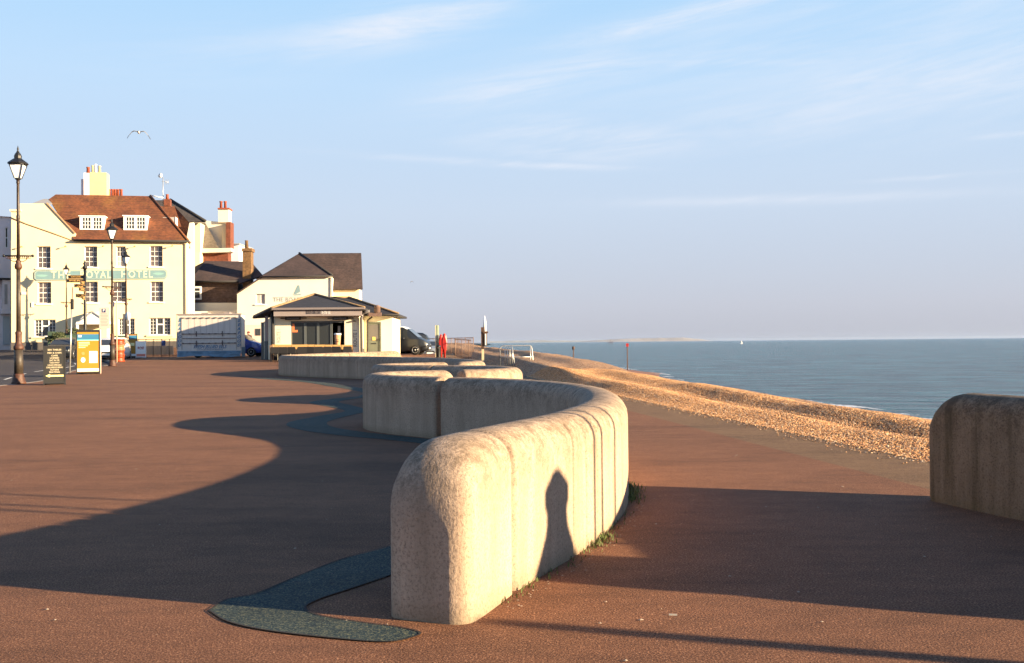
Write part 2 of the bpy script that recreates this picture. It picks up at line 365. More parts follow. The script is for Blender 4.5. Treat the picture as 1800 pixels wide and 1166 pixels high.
M_RIM = mat('alloy_rim', (.45, .45, .46), .3, metal=.8)
M_LAMPGL = mat('frosted_lamp_glass', (.72, .74, .76), .25)
M_BLUEC = mat('blue_car_paint', (.012, .05, .34), .3, coat=.8)
M_WHITEC = mat('white_car_paint', (.78, .78, .76), .3, coat=.8)
M_BLACKC = mat('black_car_paint', (.006, .009, .014), .45, coat=.25)
M_GRASS = mat('weed_green', (.10, .13, .03), .8, noise=.4, nscale=20)
M_SKIN = mat('skin', (.55, .30, .20), .6)
M_YELLOW = mat('poster_yellow', (.34, .165, .006), .5)
M_PBLUE = mat('poster_blue', (.02, .13, .24), .5)
M_PNAVY = mat('navy', (.02, .04, .16), .5)
M_LEAD = mat('lead_grey', (.30, .29, .28), .7)

# ------------------------------------------------------------------ ground
def edge(y): return 2.5-.139*(y-21)          # seaward edge of the concrete strip
def joint(y): return edge(y)-1.0
def kerb(y): return interp([(-30, -16.0), (31, -16.0), (52, -21.4), (70, -28.0), (90, -36.0), (140, -60)], y) if y > 31 else -16.0
def sheet(name, fl, fr, ys, m, nx, dz=0, zf=None):
    mb = MB(); v = []; f = []
    for y in ys:
        a, b_ = fl(y), fr(y)
        for i in range(nx+1):
            x = lerp(a, b_, i/nx); v.append((x, y, (zf(x, y) if zf else gz(x, y))+dz))
    for j in range(len(ys)-1):
        for i in range(nx): k = j*(nx+1)+i; f.append((k, k+1, k+nx+2, k+nx+1))
    mb.add(v, f, True); return mb.build(name, m)
ys = [-8+1.0*i for i in range(90)]
struct(sheet('promenade', lambda y: kerb(y), joint, ys, M_RED, 30))
struct(sheet('concrete_strip', lambda y: joint(y)+.012, lambda y: edge(y)+.45, ys, M_STRIP, 2, -.004))
struct(sheet('strip_joint', lambda y: joint(y)-.03, lambda y: joint(y)+.03, ys, M_BLACKM, 1, -.02))
yr = [-8+1.5*i for i in range(90)]
struct(sheet('road', lambda y: -130, lambda y: kerb(y)-.14, yr, M_ROAD, 40, -.11))
mb = MB()
for a, b_ in zip(ys, ys[1:]):
    pass
v = []; f = []
for y in ys:
    k = kerb(y)
    for x, z in ((k-.14, -.2), (k-.14, .006), (k+.0, .006), (k, -.2)): v.append((x, y, gz(k, y)+z))
for j in range(len(ys)-1):
    for i in range(3): q = j*4+i; f.append((q, q+1, q+5, q+4))
struct(mb.add(v, f).build('kerb', mat('kerb_stone', (.26, .23, .20), .85, noise=.3, nscale=3)))
mb = MB()      # broken white edge lines on the road
for k in range(9):
    y0 = 36+k*4.2
    for off in (2.3,):
        a = (kerb(y0)-off, y0); b_ = (kerb(y0+2.4)-off, y0+2.4); w = .05
        mb.add([(a[0]-w, a[1], gz(*a)-.104), (a[0]+w, a[1], gz(*a)-.104), (b_[0]+w, b_[1], gz(*b_)-.104), (b_[0]-w, b_[1], gz(*b_)-.104)], [(0, 1, 2, 3)])
struct(mb.build('road_marking', mat('road_paint', (.7, .68, .62), .7)))
struct(MB().add([(-6000, -3000, -6), (6000, -3000, -6), (6000, 32500, -6), (-6000, 32500, -6)], [(0, 1, 2, 3)]).build('seabed', M_FORE))
struct(MB().add([(-3000, 118, .38), (-20, 118, .38), (-60, 3000, .38), (-3000, 3000, .38)], [(0, 1, 2, 3)]).build('far_ground', M_ROAD))
# blue-green inlay that follows the wall's waves
def cr_spline(pts, n=8):
    P = [Vector(p) for p in pts]; P = [2*P[0]-P[1]]+P+[2*P[-1]-P[-2]]; out = []
    for i in range(1, len(P)-2):
        for k in range(n):
            t = k/n; a, b_, c, d = P[i-1:i+3]
            out.append(.5*((2*b_)+(c-a)*t+(2*a-5*b_+4*c-d)*t*t+(3*b_-a-3*c+d)*t**3))
    out.append(P[-2]); return out
def ribbon(name, centre, widths, m, dz=.004, n=10):
    P = cr_spline([(x, y, w) for (x, y), w in zip(centre, widths)], n); v = []; f = []
    for i, p in enumerate(P):
        a = P[max(0, i-1)]; b_ = P[min(len(P)-1, i+1)]; d = Vector((b_.x-a.x, b_.y-a.y)).normalized(); nn = Vector((-d.y, d.x)); w = max(.004, p.z/2)
        for s in (-1, 1): x, y = p.x+nn.x*w*s, p.y+nn.y*w*s; v.append((x, y, gz(x, y)+dz))
    for i in range(len(P)-1): f.append((i*2, i*2+1, i*2+3, i*2+2))
    return MB().add(v, f).build(name, m)
def gp(px, py): g_ = ground(px, py); return (g_.x, g_.y)
def outline(name, pts, m, dz=.004):
    P = [gp(*p) for p in pts]; P = cr_spline([(x, y, 0) for x, y in P+[P[0]]], 6)[:-1]
    bm = bmesh.new(); vs = [bm.verts.new((p.x, p.y, gz(p.x, p.y)+dz)) for p in P]; fc = bm.faces.new(vs); bmesh.ops.triangulate(bm, faces=[fc]); bmesh.ops.recalc_face_normals(bm, faces=bm.faces)
    me = bpy.data.meshes.new(name); bm.to_mesh(me); bm.free(); me.materials.append(m); o = bpy.data.objects.new(name, me); C.objects.link(o); return o
inlay = outline('coloured_inlay', [(368, 1075), (400, 1055), (450, 1045), (520, 1016), (600, 985), (690, 960), (780, 925), (830, 900), (850, 925), (780, 970), (690, 1011), (620, 1035), (560, 1055), (536, 1070), (560, 1083), (640, 1096), (700, 1104), (738, 1114), (722, 1123), (680, 1130), (600, 1125), (470, 1110), (400, 1094)], M_BLUE)
struct(inlay)
cl = [(.1, 7.4), (.12, 9), (-.1, 10.6), (-.72, 11.75), (-1.4, 12.55), (-2.1, 13.25), (-2.8, 14.2), (-3.15, 15.3), (-3.0, 16.6), (-2.8, 17.8), (-3.3, 19.2), (-3.9, 20.6), (-3.7, 21.8), (-3.35, 22.9), (-3.6, 25), (-5, 28.5), (-6.5, 32), (-8.5, 35), (-10.4, 38)]
struct(ribbon('coloured_inlay', cl, [.4, .4, .4, .4, .42, .5, .55, .6, .5, .4, .5, .6, .5, .4, .45, .5, .55, .5, .2], M_BLUE))

# dark saw-cut joints round the inlay and across the promenade
def joint_line(pts, w=.012, closed=False, dz=.0065, name='paving_joint', n=6):
    P = cr_spline([(x, y, 0) for x, y in pts+([pts[0]] if closed else [])], n); v = []; f = []
    for i, p in enumerate(P):
        a_, b_ = P[max(0, i-1)], P[min(len(P)-1, i+1)]; dd = (b_-a_).normalized(); nn = Vector((-dd.y, dd.x, 0)); ww = w*(.6+.6*abs(mn.noise(p*3)))
        for s in (-1, 1): q = p+nn*ww*s; v.append((q.x, q.y, gz(q.x, q.y)+dz))
    for i in range(len(P)-1): f.append((i*2, i*2+1, i*2+3, i*2+2))
    return struct(MB().add(v, f).build(name, mat('joint_dark', (.018, .012, .010), .9)))
joint_line([gp(*q) for q in [(368, 1075), (400, 1055), (450, 1045), (520, 1016), (600, 985), (690, 960)]], .006)
joint_line([gp(*q) for q in [(690, 1011), (620, 1035), (560, 1055), (536, 1070), (560, 1083), (640, 1096), (700, 1104), (738, 1114), (722, 1123), (680, 1130), (600, 1125), (470, 1110), (400, 1094), (368, 1075)]], .006)
joint_line([gp(-60, 732), gp(120, 735), gp(320, 739)], .012); joint_line([gp(-60, 700), gp(250, 700), gp(520, 702)], .016); joint_line([gp(160, 678), gp(420, 680), gp(560, 681)], .02)
joint_line([gp(-100, 808), gp(200, 814), gp(560, 826), gp(760, 838)], .006)

# ------------------------------------------------------------------ beach and sea
SEA = -3.2
def bh(u, y):
    A = interp([(16, .03), (28, .15), (35, .34), (45, .50), (60, .62), (90, 1.05), (120, 1.1)], y)
    B = interp([(12, -.02), (18, .04), (25, .115), (34, .26), (42, .58), (50, .74), (70, .88), (95, 1.22), (130, 1.2), (300, .8)], y)
    k = interp([(60, 1), (90, 1.0), (150, 1.5), (250, 1.9)], y)
    uu = u if u < 6 else 6+(u-6)/k
    base = gz(edge(y), y)
    return interp([(-40, B*.9 if y > 76 else base-.3), (-.6, B*.9 if y > 76 else base-.05), (0, base-.01 if y < 76 else B*.9), (.9, A), (1.6, (A+B)/2-.06-.05*ss(30, 20, y)), (2.4, B), (3.4, B-.12), (6, B*.55-.75), (10, -1.85), (16, -2.75), (25, -3.2), (34, -3.9), (60, -6.3)], uu)
us = [-.6, -.3, 0, .2, .4, .6, .8, 1, 1.2, 1.4, 1.6, 1.8, 2, 2.2, 2.4, 2.6, 2.8, 3, 3.4, 4, 5, 6, 7, 8.5, 10, 12, 14, 16, 18, 21, 25, 29, 34, 42, 55, 75, 110]
yb = [-6+.5*i for i in range(92)]+[40+1.*i for i in range(1, 60)]+[100+4*i for i in range(60)]
v = []; f = []
for y in yb:
    for u in us:
        x = edge(y)+u; q = Vector((x*.5, y*.35, 0)); nzv = mn.noise(q*1.0)*.07+mn.noise(q*3.1)*.025
        w = ss(.15, 1.2, u)*(1 if u < 12 else .35)
        v.append((x, y, bh(u, y)+nzv*w))
nu = len(us)
for j in range(len(yb)-1):
    for i in range(nu-1): k = j*nu+i; f.append((k, k+1, k+nu+1, k+nu))
mb = MB(); mb.add(v, f, True); iu = us.index(12)
mb.mi = [1 if (k % (nu-1)) >= iu else 0 for k in range(len(f))]
beach = struct(mb.build('shingle_beach', [M_SHINGLE, M_FORE]))
v = []; f = []; uu2 = [-60, -40, -25, -15, -8, -4, -2, -.6]; yy2 = [78+2.*i for i in range(12)]+[104+8*i for i in range(20)]
for y in yy2:
    for u in uu2: v.append((edge(y)+u, y, bh(u, y)-.02+mn.noise(Vector((u*.3, y*.3, 0)))*.15))
for j in range(len(yy2)-1):
    for i in range(7): k = j*8+i; f.append((k, k+1, k+9, k+8))
struct(MB().add(v, f, True).build('shingle_bank', M_SHINGLE))
# pebbles lying on the near beach
pb = MB(); bm = bmesh.new(); bmesh.ops.create_icosphere(bm, subdivisions=1, radius=1); me = bpy.data.meshes.new('pebble'); 
for q in bm.verts: q.co = Vector((q.co.x*(1+.25*mn.noise(q.co*2)), q.co.y*.78, q.co.z*.5))
for q in bm.faces: q.smooth = True
bm.to_mesh(me); bm.free(); me.materials.append(M_PEB)
peb = bpy.data.objects.new('pebble_source', me)
v = []; f = []; yn = [4+.5*i for i in range(64)]; un = [-.02, .1, .25, .4, .6, .8, 1, 1.2, 1.4, 1.6, 1.8, 2, 2.2, 2.4, 2.6, 2.8, 3.1]
for y in yn:
    for u in un:
        x = edge(y)+u+(.05*mn.noise(Vector((y*2.3, 0, 0))) if u < .2 else 0); q = Vector((x*.5, y*.35, 0)); v.append((x, y, bh(u, y)+(mn.noise(q)*.07+mn.noise(q*3.1)*.025)*ss(.15, 1.2, u)+.006))
nu = len(un)
for j in range(len(yn)-1):
    for i in range(nu-1): k = j*nu+i; f.append((k, k+1, k+nu+1, k+nu))
pebs = MB().add(v, f).build('loose_shingle', M_SHINGLE)
tag(pebs, 'loose orange flint pebbles heaped beside the concrete strip', 'pebbles', kind='stuff')
ng = bpy.data.node_groups.new('scatter', 'GeometryNodeTree'); ng.interface.new_socket('Geometry', in_out='INPUT', socket_type='NodeSocketGeometry'); ng.interface.new_socket('Geometry', in_out='OUTPUT', socket_type='NodeSocketGeometry')
gi = ng.nodes.new('NodeGroupInput'); go = ng.nodes.new('NodeGroupOutput'); dp = ng.nodes.new('GeometryNodeDistributePointsOnFaces'); dp.inputs['Density'].default_value = 2600
ip = ng.nodes.new('GeometryNodeInstanceOnPoints'); oi = ng.nodes.new('GeometryNodeObjectInfo'); oi.inputs[0].default_value = peb
rv = ng.nodes.new('FunctionNodeRandomValue'); rv.data_type = 'FLOAT_VECTOR'; rv.inputs[0].default_value = (-.5, -.5, 0); rv.inputs[1].default_value = (.5, .5, 6.28)
rs = ng.nodes.new('FunctionNodeRandomValue'); rs.data_type = 'FLOAT'; rs.inputs[2].default_value = .007; rs.inputs[3].default_value = .020
L_ = ng.links.new; L_(gi.outputs[0], dp.inputs[0]); L_(dp.outputs[0], ip.inputs[0]); L_(oi.outputs['Geometry'], ip.inputs['Instance']); L_(rv.outputs[0], ip.inputs['Rotation']); L_(rs.outputs[1], ip.inputs['Scale']); L_(ip.outputs[0], go.inputs[0])
pebs.modifiers.new('scatter', 'NODES').node_group = ng
struct(MB().add([(-15000, 45, SEA), (-200, -400, SEA), (26500, -400, SEA), (26500, 32500, SEA), (-15000, 32500, SEA)], [(0, 1, 2, 3, 4)]).build('sea', M_SEA))
# foam along the shore
mf, n, l, b = ntree('foam'); g = n.new('ShaderNodeNewGeometry').outputs['Position']
fa = rp(n, l, nz(n, l, mapping(n, l, g, (.5, .3, 1)), 1, 8, .75), [(.5, 0.), (.62, .8)]); l.new(fa, b.inputs['Alpha']); b.inputs['Base Color'].default_value = (.7, .72, .75, 1)
v = []; f = []
yy = [50+2.*i for i in range(110)]
for y in yy:
    k = interp([(60, 1), (90, 1.0), (150, 1.5), (250, 1.9)], y); us_ = 6+19*k
    for o_, z in ((-.6, .03), (1.2+1.2*mn.noise(Vector((y*.13, 0, 0))), .02)): v.append((edge(y)+us_+o_, y, SEA+z+ (.02 if o_ < 0 else 0)))
for j in range(len(yy)-1): f.append((j*2, j*2+1, j*2+3, j*2+2))
tag(MB().add(v, f).build('sea_foam', mf), 'thin white foam of small waves breaking along the shoreline', 'foam', kind='stuff')
# far coast across the bay
def coast(name, px0, px1, d, hs, m):
    v = []; f = []; N = 60
    for i in range(N+1):
        px = lerp(px0, px1, i/N); p = at(px, 598, d); h = interp(hs, px)*d/1750*(1+.18*mn.noise(Vector((i*.35, 1.7, 0))))
        v += [(p.x, p.y, SEA), (p.x, p.y+200, max(SEA+1, SEA+h)), (p.x, p.y+2600, max(SEA+1, SEA+h*1.05)), (p.x, p.y+2700, SEA-5)]
    for i in range(N):
        for k in range(3): a = i*4+k; f.append((a, a+1, a+5, a+4))
    return MB().add(v, f).build(name, m)
struct(coast('far_cliffs', 1020, 1260, 22000, [(1020, 0), (1060, 3), (1100, 5), (1150, 6), (1200, 6), (1225, 4), (1260, 0)], mat('chalk_cliff', (.30, .27, .25), .9, noise=.3, nscale=.002)))
struct(coast('far_coast', 860, 1080, 24000, [(860, 3), (940, 4), (1000, 3), (1080, 1)], mat('far_land', (.30, .30, .28), .9, noise=.3, nscale=.002)))

hz_, n, l, _b = ntree('sea_haze'); n.remove(_b); pv = n.new('ShaderNodeVolumePrincipled'); pv.inputs['Density'].default_value = 1.3e-5; pv.inputs['Color'].default_value = (.50, .64, .88, 1); pv.inputs['Anisotropy'].default_value = .2
l.new(pv.outputs[0], n['Material Output'].inputs['Volume'])
hb = MB().box(-16000, 27000, -3100, 33000, -7.2, 60).build('haze', hz_); hb['kind'] = 'stuff'; hb['label'] = 'thin pale sea haze lying over the water and far coast'; hb['category'] = 'haze'
# ------------------------------------------------------------------ serpentine concrete walls
HW, TW, RT = .77, .40, .15
def resample(P, ds):
    out = [P[0].copy()]; acc = 0
    for a, b_ in zip(P, P[1:]):
        L = (b_-a).length
        while acc+L >= ds:
            t = (ds-acc)/L; a = a.lerp(b_, t); out.append(a.copy()); L = (b_-a).length; acc = 0
        acc += L
    out.append(P[-1].copy()); return out
def section(h, hw, r=RT):
    r = min(r, hw*.9, h*.9); pts = [(-hw, -.05), (-hw, h*.3), (-hw, h-r)]
    for k in range(1, 6): a = math.pi-math.pi/2*k/5; pts.append((-hw+r+r*math.cos(a), h-r+r*math.sin(a)))
    pts.append((0, h+.004))
    return pts+[(-x, z) for x, z in reversed(pts[:-1])]
def wall(label, path, cuts, ends=(.30, .30), H=HW, m=None, group='curving concrete seafront walls', soft=()):
    P = cr_spline([(x, y, 0) for x, y in path], 10); P = resample(P, .03); S = [0]
    for a, b_ in zip(P, P[1:]): S.append(S[-1]+(b_-a).length)
    tot = S[-1]; o = P[0]
    root = thing('seafront_wall', label, 'wall', (o.x, o.y, gz(o.x, o.y)), 0, group)
    def fr(s):
        s = max(0, min(tot, s)); i = min(len(P)-2, int(s/.03)); t = (s-S[i])/max(1e-6, S[i+1]-S[i]); p = P[i].lerp(P[i+1], max(0, min(1, t)))
        i0, i1 = max(0, i-3), min(len(P)-1, i+4); d = (P[i1]-P[i0]).normalized(); return p, Vector((-d.y, d.x, 0))
    bounds = [0]+[c*1. for c in cuts]+[tot]
    for i, (a, b_) in enumerate(zip(bounds, bounds[1:])):
        fe, le = (ends[0] if i == 0 else 0), (ends[1] if i == len(bounds)-2 else 0)
        st = set()
        n = max(2, int((b_-a)/.10))
        for k in range(n+1): st.add(round(lerp(a, b_, k/n), 4))
        for e, on, sg in ((a, fe, 1), (b_, le, -1)):
            for t in ((0, .012, .03, .055, .085, .12, .16, .21, .26, .32) if on else (0, .004, .012, .022, .036)): st.add(round(e+sg*t, 4))
        for sp, dep in soft:
            for k in range(-5, 6): st.add(round(sp+k*.011, 4))
        st = sorted(q for q in st if a-1e-6 <= q <= b_+1e-6)
        v = []; f = []; secn = None
        for s in st:
            t0, t1 = s-a, b_-s; h = H; hw = TW/2
            for t, on in ((t0, fe), (t1, le)):
                if on:
                    RE = on
                    if t < RE: h = min(h, H-RE+math.sqrt(max(0, RE**2-(RE-t)**2)))
                    rc = .085 if on > .2 else .03
                    if t < rc: hw = min(hw, TW/2-rc+math.sqrt(max(0, rc**2-(rc-t)**2)))
                elif t < .034:
                    q = .034-t; ins = .034-math.sqrt(max(0, .034**2-q*q)); h = min(h, H-ins); hw = min(hw, TW/2-ins)
            for sp, dep in soft:
                q = abs(s-sp)
                if q < .05: dd = dep*.5*(1+math.cos(math.pi*q/.05)); h -= dd; hw -= dd
            p, nn = fr(s); z = gz(p.x, p.y)-gz(o.x, o.y)
            sec = section(h, hw)
            for x, zz in sec: w = p+nn*x; v.append((w.x-o.x, w.y-o.y, z+zz))
            secn = len(sec)
        for j in range(len(st)-1):
            for k in range(secn-1): q = j*secn+k; f.append((q, q+1, q+secn+1, q+secn))
        f.append(tuple(range(secn))); q = (len(st)-1)*secn; f.append(tuple(q+k for k in range(secn-1, -1, -1)))
        g_ = MB().add(v, f, True); g_.sm[-1] = g_.sm[-2] = False
        g_.build('wall_segment', m or M_CONC, root)
    return root
def slen(path, pt):      # distance along a path to the nearest point
    P = resample(cr_spline([(x, y, 0) for x, y in path], 10), .03); best = min(range(len(P)), key=lambda i: (P[i].x-pt[0])**2+(P[i].y-pt[1])**2); return best*.03
W1 = [(-.385, 4.30), (-.30, 4.52), (-.17, 4.90), (.02, 5.35), (.17, 5.70), (.35, 6.20), (.57, 7.0), (.71, 7.9), (.76, 8.9), (.70, 9.8), (.50, 10.7), (.15, 11.5), (-.30, 12.1), (-.77, 12.58)]
j1 = [slen(W1, p) for p in ((.155, 5.67), (.235, 5.88), (.325, 6.13), (.72, 9.6))]
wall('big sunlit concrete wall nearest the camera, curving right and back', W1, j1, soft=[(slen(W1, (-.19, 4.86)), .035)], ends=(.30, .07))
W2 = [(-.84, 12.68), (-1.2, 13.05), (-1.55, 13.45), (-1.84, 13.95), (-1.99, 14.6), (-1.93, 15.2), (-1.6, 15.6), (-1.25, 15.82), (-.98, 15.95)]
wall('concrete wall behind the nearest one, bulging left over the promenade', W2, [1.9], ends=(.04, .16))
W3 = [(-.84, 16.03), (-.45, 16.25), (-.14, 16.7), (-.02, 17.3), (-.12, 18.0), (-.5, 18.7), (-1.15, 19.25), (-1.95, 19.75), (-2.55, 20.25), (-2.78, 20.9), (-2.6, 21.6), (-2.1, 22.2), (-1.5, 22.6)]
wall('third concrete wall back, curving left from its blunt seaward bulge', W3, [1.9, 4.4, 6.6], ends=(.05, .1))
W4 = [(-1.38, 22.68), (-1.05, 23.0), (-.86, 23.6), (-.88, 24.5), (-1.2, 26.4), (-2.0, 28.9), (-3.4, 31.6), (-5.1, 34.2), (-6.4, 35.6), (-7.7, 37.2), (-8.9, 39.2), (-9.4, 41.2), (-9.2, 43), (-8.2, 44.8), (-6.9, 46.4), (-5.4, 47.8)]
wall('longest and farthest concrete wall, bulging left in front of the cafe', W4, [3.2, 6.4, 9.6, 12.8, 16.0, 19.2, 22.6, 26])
WR = [(3.27, 7.50), (3.37, 7.1), (3.53, 6.6), (3.77, 5.9), (4.02, 5.1), (4.12, 4.3), (4.04, 3.65)]
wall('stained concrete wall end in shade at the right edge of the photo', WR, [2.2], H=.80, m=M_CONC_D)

# ------------------------------------------------------------------ off to the right, unseen: marker, post and poles added to throw shadows
t = thing('unseen_marker', 'assumed pointed stone marker, unseen beyond the right wall, shaped for its shadow', 'marker', (.25+.95*4.9, 5.33-.31*4.9, -.02), R(18))  # unseen, assumed form; outline shaped for the peaked shadow on the near wall
MB().lathe([(.36, 0), (.36, .12), (.36, .2), (.36, 1.0), (.33, 1.14), (.24, 1.24), (.17, 1.33), (.152, 1.38), (.150, 1.44)], 8, smooth=False).build('shaft', M_CONC_D, t)
MB().lathe([(.152, 1.44), (.178, 1.475), (.178, 1.56), (.05, 1.65), (.006, 1.655)], 8, smooth=False).build('cap', M_CONC_D, t)
q = MB().tube([(0, 0, -.3), (0, 0, 1.44)], .05, 12).build('unseen_post', M_WHITE, None, loc=(1.92+.95*4.2, 3.64-.31*4.2, 0)); tag(q, 'unseen short white post added on the right to throw a thin shadow', 'post')  # unseen post, height set so its bar shadow ends at the near wall
for k, (x, y, hh) in enumerate(((.05+.95*5.9, 6.12-.31*5.9, 3.6), (.05+.95*6.1, 6.33-.31*6.1, 3.6), (.05+.95*6.4, 6.78-.31*6.4, 3.4))):  # unseen poles added for the thin ground shadows left of the near wall
    q = MB().tube([(0, 0, -.2), (0, 0, hh)], .022, 8).build('unseen_pole', M_STEEL, None, loc=(x, y, 0)); tag(q, ('nearest', 'middle', 'farthest')[k]+' of three unseen slim steel poles added on the beach to throw shadows', 'pole', 'unseen slim poles added for their shadows')

# ------------------------------------------------------------------ street lamps
def lamp(H=7.58, bar=True):
    """tall cast-iron lamp column, ladder bar and four-sided lantern"""
    t = thing('street_lamp', '', 'street lamp', group='tall cast-iron promenade lamps')
    MB().lathe([(.22, 0), (.22, .05), (.19, .09), (.19, .16), (.155, .22), (.165, .28), (.15, .33)], 20).build('base', M_RUST, t)
    MB().lathe([(.135, .33), (.13, 1.10)], 20).build('pedestal', M_POLEG, t)
    MB().lathe([(.135, 1.10), (.15, 1.13), (.155, 1.2), (.12, 1.25), (.095, 1.32), (.095, 1.58), (.105, 1.63), (.095, 1.68), (.075, 1.70)], 20).build('collar', M_RUST, t)
    MB().lathe([(.072, 1.68), (.062, 3.7)], 16).build('lower_shaft', M_POLEG, t)
    MB().lathe([(.06, 3.68), (.10, 3.71), (.115, 3.78), (.10, 3.86), (.07, 3.9), (.085, 3.95), (.055, 4.0)], 16).build('boss', M_RUST, t)
    MB().lathe([(.052, 3.98), (.046, 5.3), (.058, 5.33), (.058, 5.42), (.046, 5.45), (.042, 6.45), (.055, 6.48), (.05, 6.58)], 16).build('upper_shaft', M_POLE, t)
    if bar:
        b_ = MB(); b_.tube([(-.44, 0, 4.13), (.44, 0, 4.13)], .026, 8)
        for s in (-1, 1): b_.lathe([(.0, 4.08), (.042, 4.10), (.048, 4.13), (.042, 4.16), (.0, 4.18)], 8, c=(s*.44, 0))
        b_.build('ladder_bar', M_BLACK, t)
        sc = MB()
        for s in (-1, 1):
            for k in range(5):
                x = s*(.09+k*.065); sc.tube([(x+.03*math.cos(a), 0, 4.075+.04*math.sin(a)) for a in [2*math.pi*i/10 for i in range(10)]], .008, 5, closed=True)
            sc.tube([(s*.06, 0, 3.95), (s*.16, 0, 3.95), (s*.24, 0, 4.0), (s*.27, 0, 4.07), (s*.32, 0, 4.11)], .012, 6)
        sc.build('scroll_bracket', M_RUST, t)
    L = MB(); z0 = 6.58      # lantern: narrow at the foot, wide at the shoulder
    L.lathe([(.05, z0), (.10, z0+.03), (.10, z0+.06)], 8)
    for k in range(4):
        a = R(45+90*k); a2 = R(45+90*(k+1))
        L.tube([(.10*1.2*math.cos(a), .10*1.2*math.sin(a), z0+.05), (.245*1.2*math.cos(a), .245*1.2*math.sin(a), z0+.50)], .014, 6)
        L.tube([(.245*1.2*math.cos(a), .245*1.2*math.sin(a), z0+.50), (.245*1.2*math.cos(a2), .245*1.2*math.sin(a2), z0+.50)], .018, 6)
    L.build('lantern_frame', M_BLACK, t)
    g_ = MB()
    g_.lathe([(.105, z0+.055), (.235*1.14, z0+.485)], 4, smooth=False, rot=R(45)); g_.build('lantern_glass', M_LAMPGL, t)
    MB().lathe([(.30, z0+.505), (.315, z0+.53), (.29, z0+.57), (.17, z0+.66), (.11, z0+.70), (.115, z0+.78), (.085, z0+.85), (.05, z0+.90)], 8, smooth=False, rot=R(22.5)).build('lantern_hood', M_BLACK, t)
    MB().lathe([(.03, z0+.90), (.045, z0+.93), (.02, z0+.96), (.035, z0+1.0), (.012, z0+1.08), (.002, z0+1.12)], 8).build('finial', M_BLACK, t)
    return t
P1 = ground(33, 675); lp = lamp(); lp.location = P1; lp.rotation_euler = (0, 0, R(8)); lp['label'] = 'tall brown cast-iron lamp with ladder bar, nearest, at the left edge of the photo'
s1 = (at(33, 675, P1.y).z)
def lamp_at(px, top, base_z, d, rz, label):
    p = at(px, 600, d); h = at(px, top, d).z-base_z; k = h/7.70
    c = copy_tree(lp, (p.x, p.y, base_z), rz, label); c.scale = (k, k, k); return c
lp.scale = [(at(28, 256, P1.y).z-P1.z)/7.70]*3
lamp_at(197.5, 384, gz(-20.8, 51.8), 51.8, R(30), 'second lamp back, its post beside the yellow poster board, bare lantern')
lamp_at(222, 437, gz(-27, 69.5), 69.5, R(60), 'third lamp back, pale lantern, beside the small yellow poster board')
lamp_at(117, 462, gz(-36.8, 80), 79, R(20), 'smallest and farthest lamp, in front of the hotel left windows')

# ------------------------------------------------------------------ hotel
HZ = 1.08
F = Face(20, 80, 11, 0)
hotel = thing('hotel', 'large cream three-storey seaside hotel with red tiled roof and teal name band', 'hotel', F.o, F.a)
X0, X1 = F.X(20), F.X(330)
ZE = F.Z(426, 330)-.0
def win_rect(px0, py0, px1, py1): a, zt = F.L(px0, py0); b_, zb = F.L(px1, py1); return (a, b_, zb, zt)
U2 = [win_rect(*q) for q in ((65, 433, 89, 472), (148, 433, 171, 470), (204, 433, 221, 469), (263, 432, 286, 469))]
U1 = [win_rect(*q) for q in ((66, 496, 90, 534), (149, 495, 172, 532), (197, 495, 221, 531), (264, 495, 287, 531))]
GR = [win_rect(*q) for q in ((60, 562, 98, 592), (208, 560, 237, 590), (262, 559, 300, 589))]
DR = [win_rect(150, 558, 177, 566)]
holes = U2+U1+GR+DR
mb = MB(); wall_holes(mb, X0, X1, HZ+.5, ZE, 0, .35, holes)
F.poly(mb, [(20, 428), (20, 371), (35, 371), (35, 358), (84, 358), (133, 411), (133, 426), (60, 428)], -.002, .35)
ZB = 9.2
a, b_ = X0, X1
mb.box(a, a+.35, .35, 9, HZ, ZE); mb.box(b_-.35, b_, .35, 1.3, HZ, ZE-.05); mb.box(a, b_, 8.65, 9, HZ, ZE-.05)
mb.build('wall', M_CREAM, hotel)
MB().box(X0-.03, X1+.03, -.06, .34, HZ-.9, HZ+.5).build('plinth', mat('dark_plinth', (.09, .08, .075), .9), hotel)
MB().box(X0+.4, X1-.4, .9, 1.0, HZ, ZE-.1).build('inner_wall', M_DARK, hotel)
mb = MB(); p0 = F.P(19, 371, -.05); p1 = F.P(35, 358, -.05); 
F.box(mb, 17, 368, 37, 372, -.12, .3); mb.build('cornice', M_CREAM, hotel)
def sash(w, cols, rows, parent, meet=True, proud=.0, split=None, curtain=0, dep=.20, fm=None):
    a, b_, c, d = w; fr = MB(); t = .05; y0, y1 = dep, dep+.06
    fr.box(a, a+t, y0, y1, c, d); fr.box(b_-t, b_, y0, y1, c, d); fr.box(a+t, b_-t, y0, y1, d-t, d); fr.box(a+t, b_-t, y0, y1, c, c+t+.02)
    xs_ = [lerp(a+t, b_-t, i/cols) for i in range(1, cols)]; zs = [lerp(c+t+.02, d-t, i/rows) for i in range(1, rows)]
    for i, x in enumerate(xs_): w_ = .014; fr.box(x-w_, x+w_, y0+.012, y1-.008, c+t+.02, d-t)
    for j, z in enumerate(zs):
        w_ = .028 if (meet and j == (rows-1)//2) else .014
        fr.box(a+t, b_-t, y0+.010, y1-.010, z-w_, z+w_)
    o = fr.build('window', fm or M_WHITE, parent)
    MB().box(a+t*.5, b_-t*.5, y1-.02, y1-.014, c+.03, d-.02).build('pane', mat('old_window_glass', (.10, .085, .09), .12, spec=.6, noise=.4, nscale=1.5), o)
    if curtain:
        q = MB().box(a+t, b_-t, y0+.013, y0+.017, c+t+.02, lerp(c, d, curtain)).build('curtain', M_CURT, o)
    s = MB().box(a-.10, b_+.10, -.10, dep-.01, c-.10, c-.002).build('sill', M_WHITE, o)
    return o
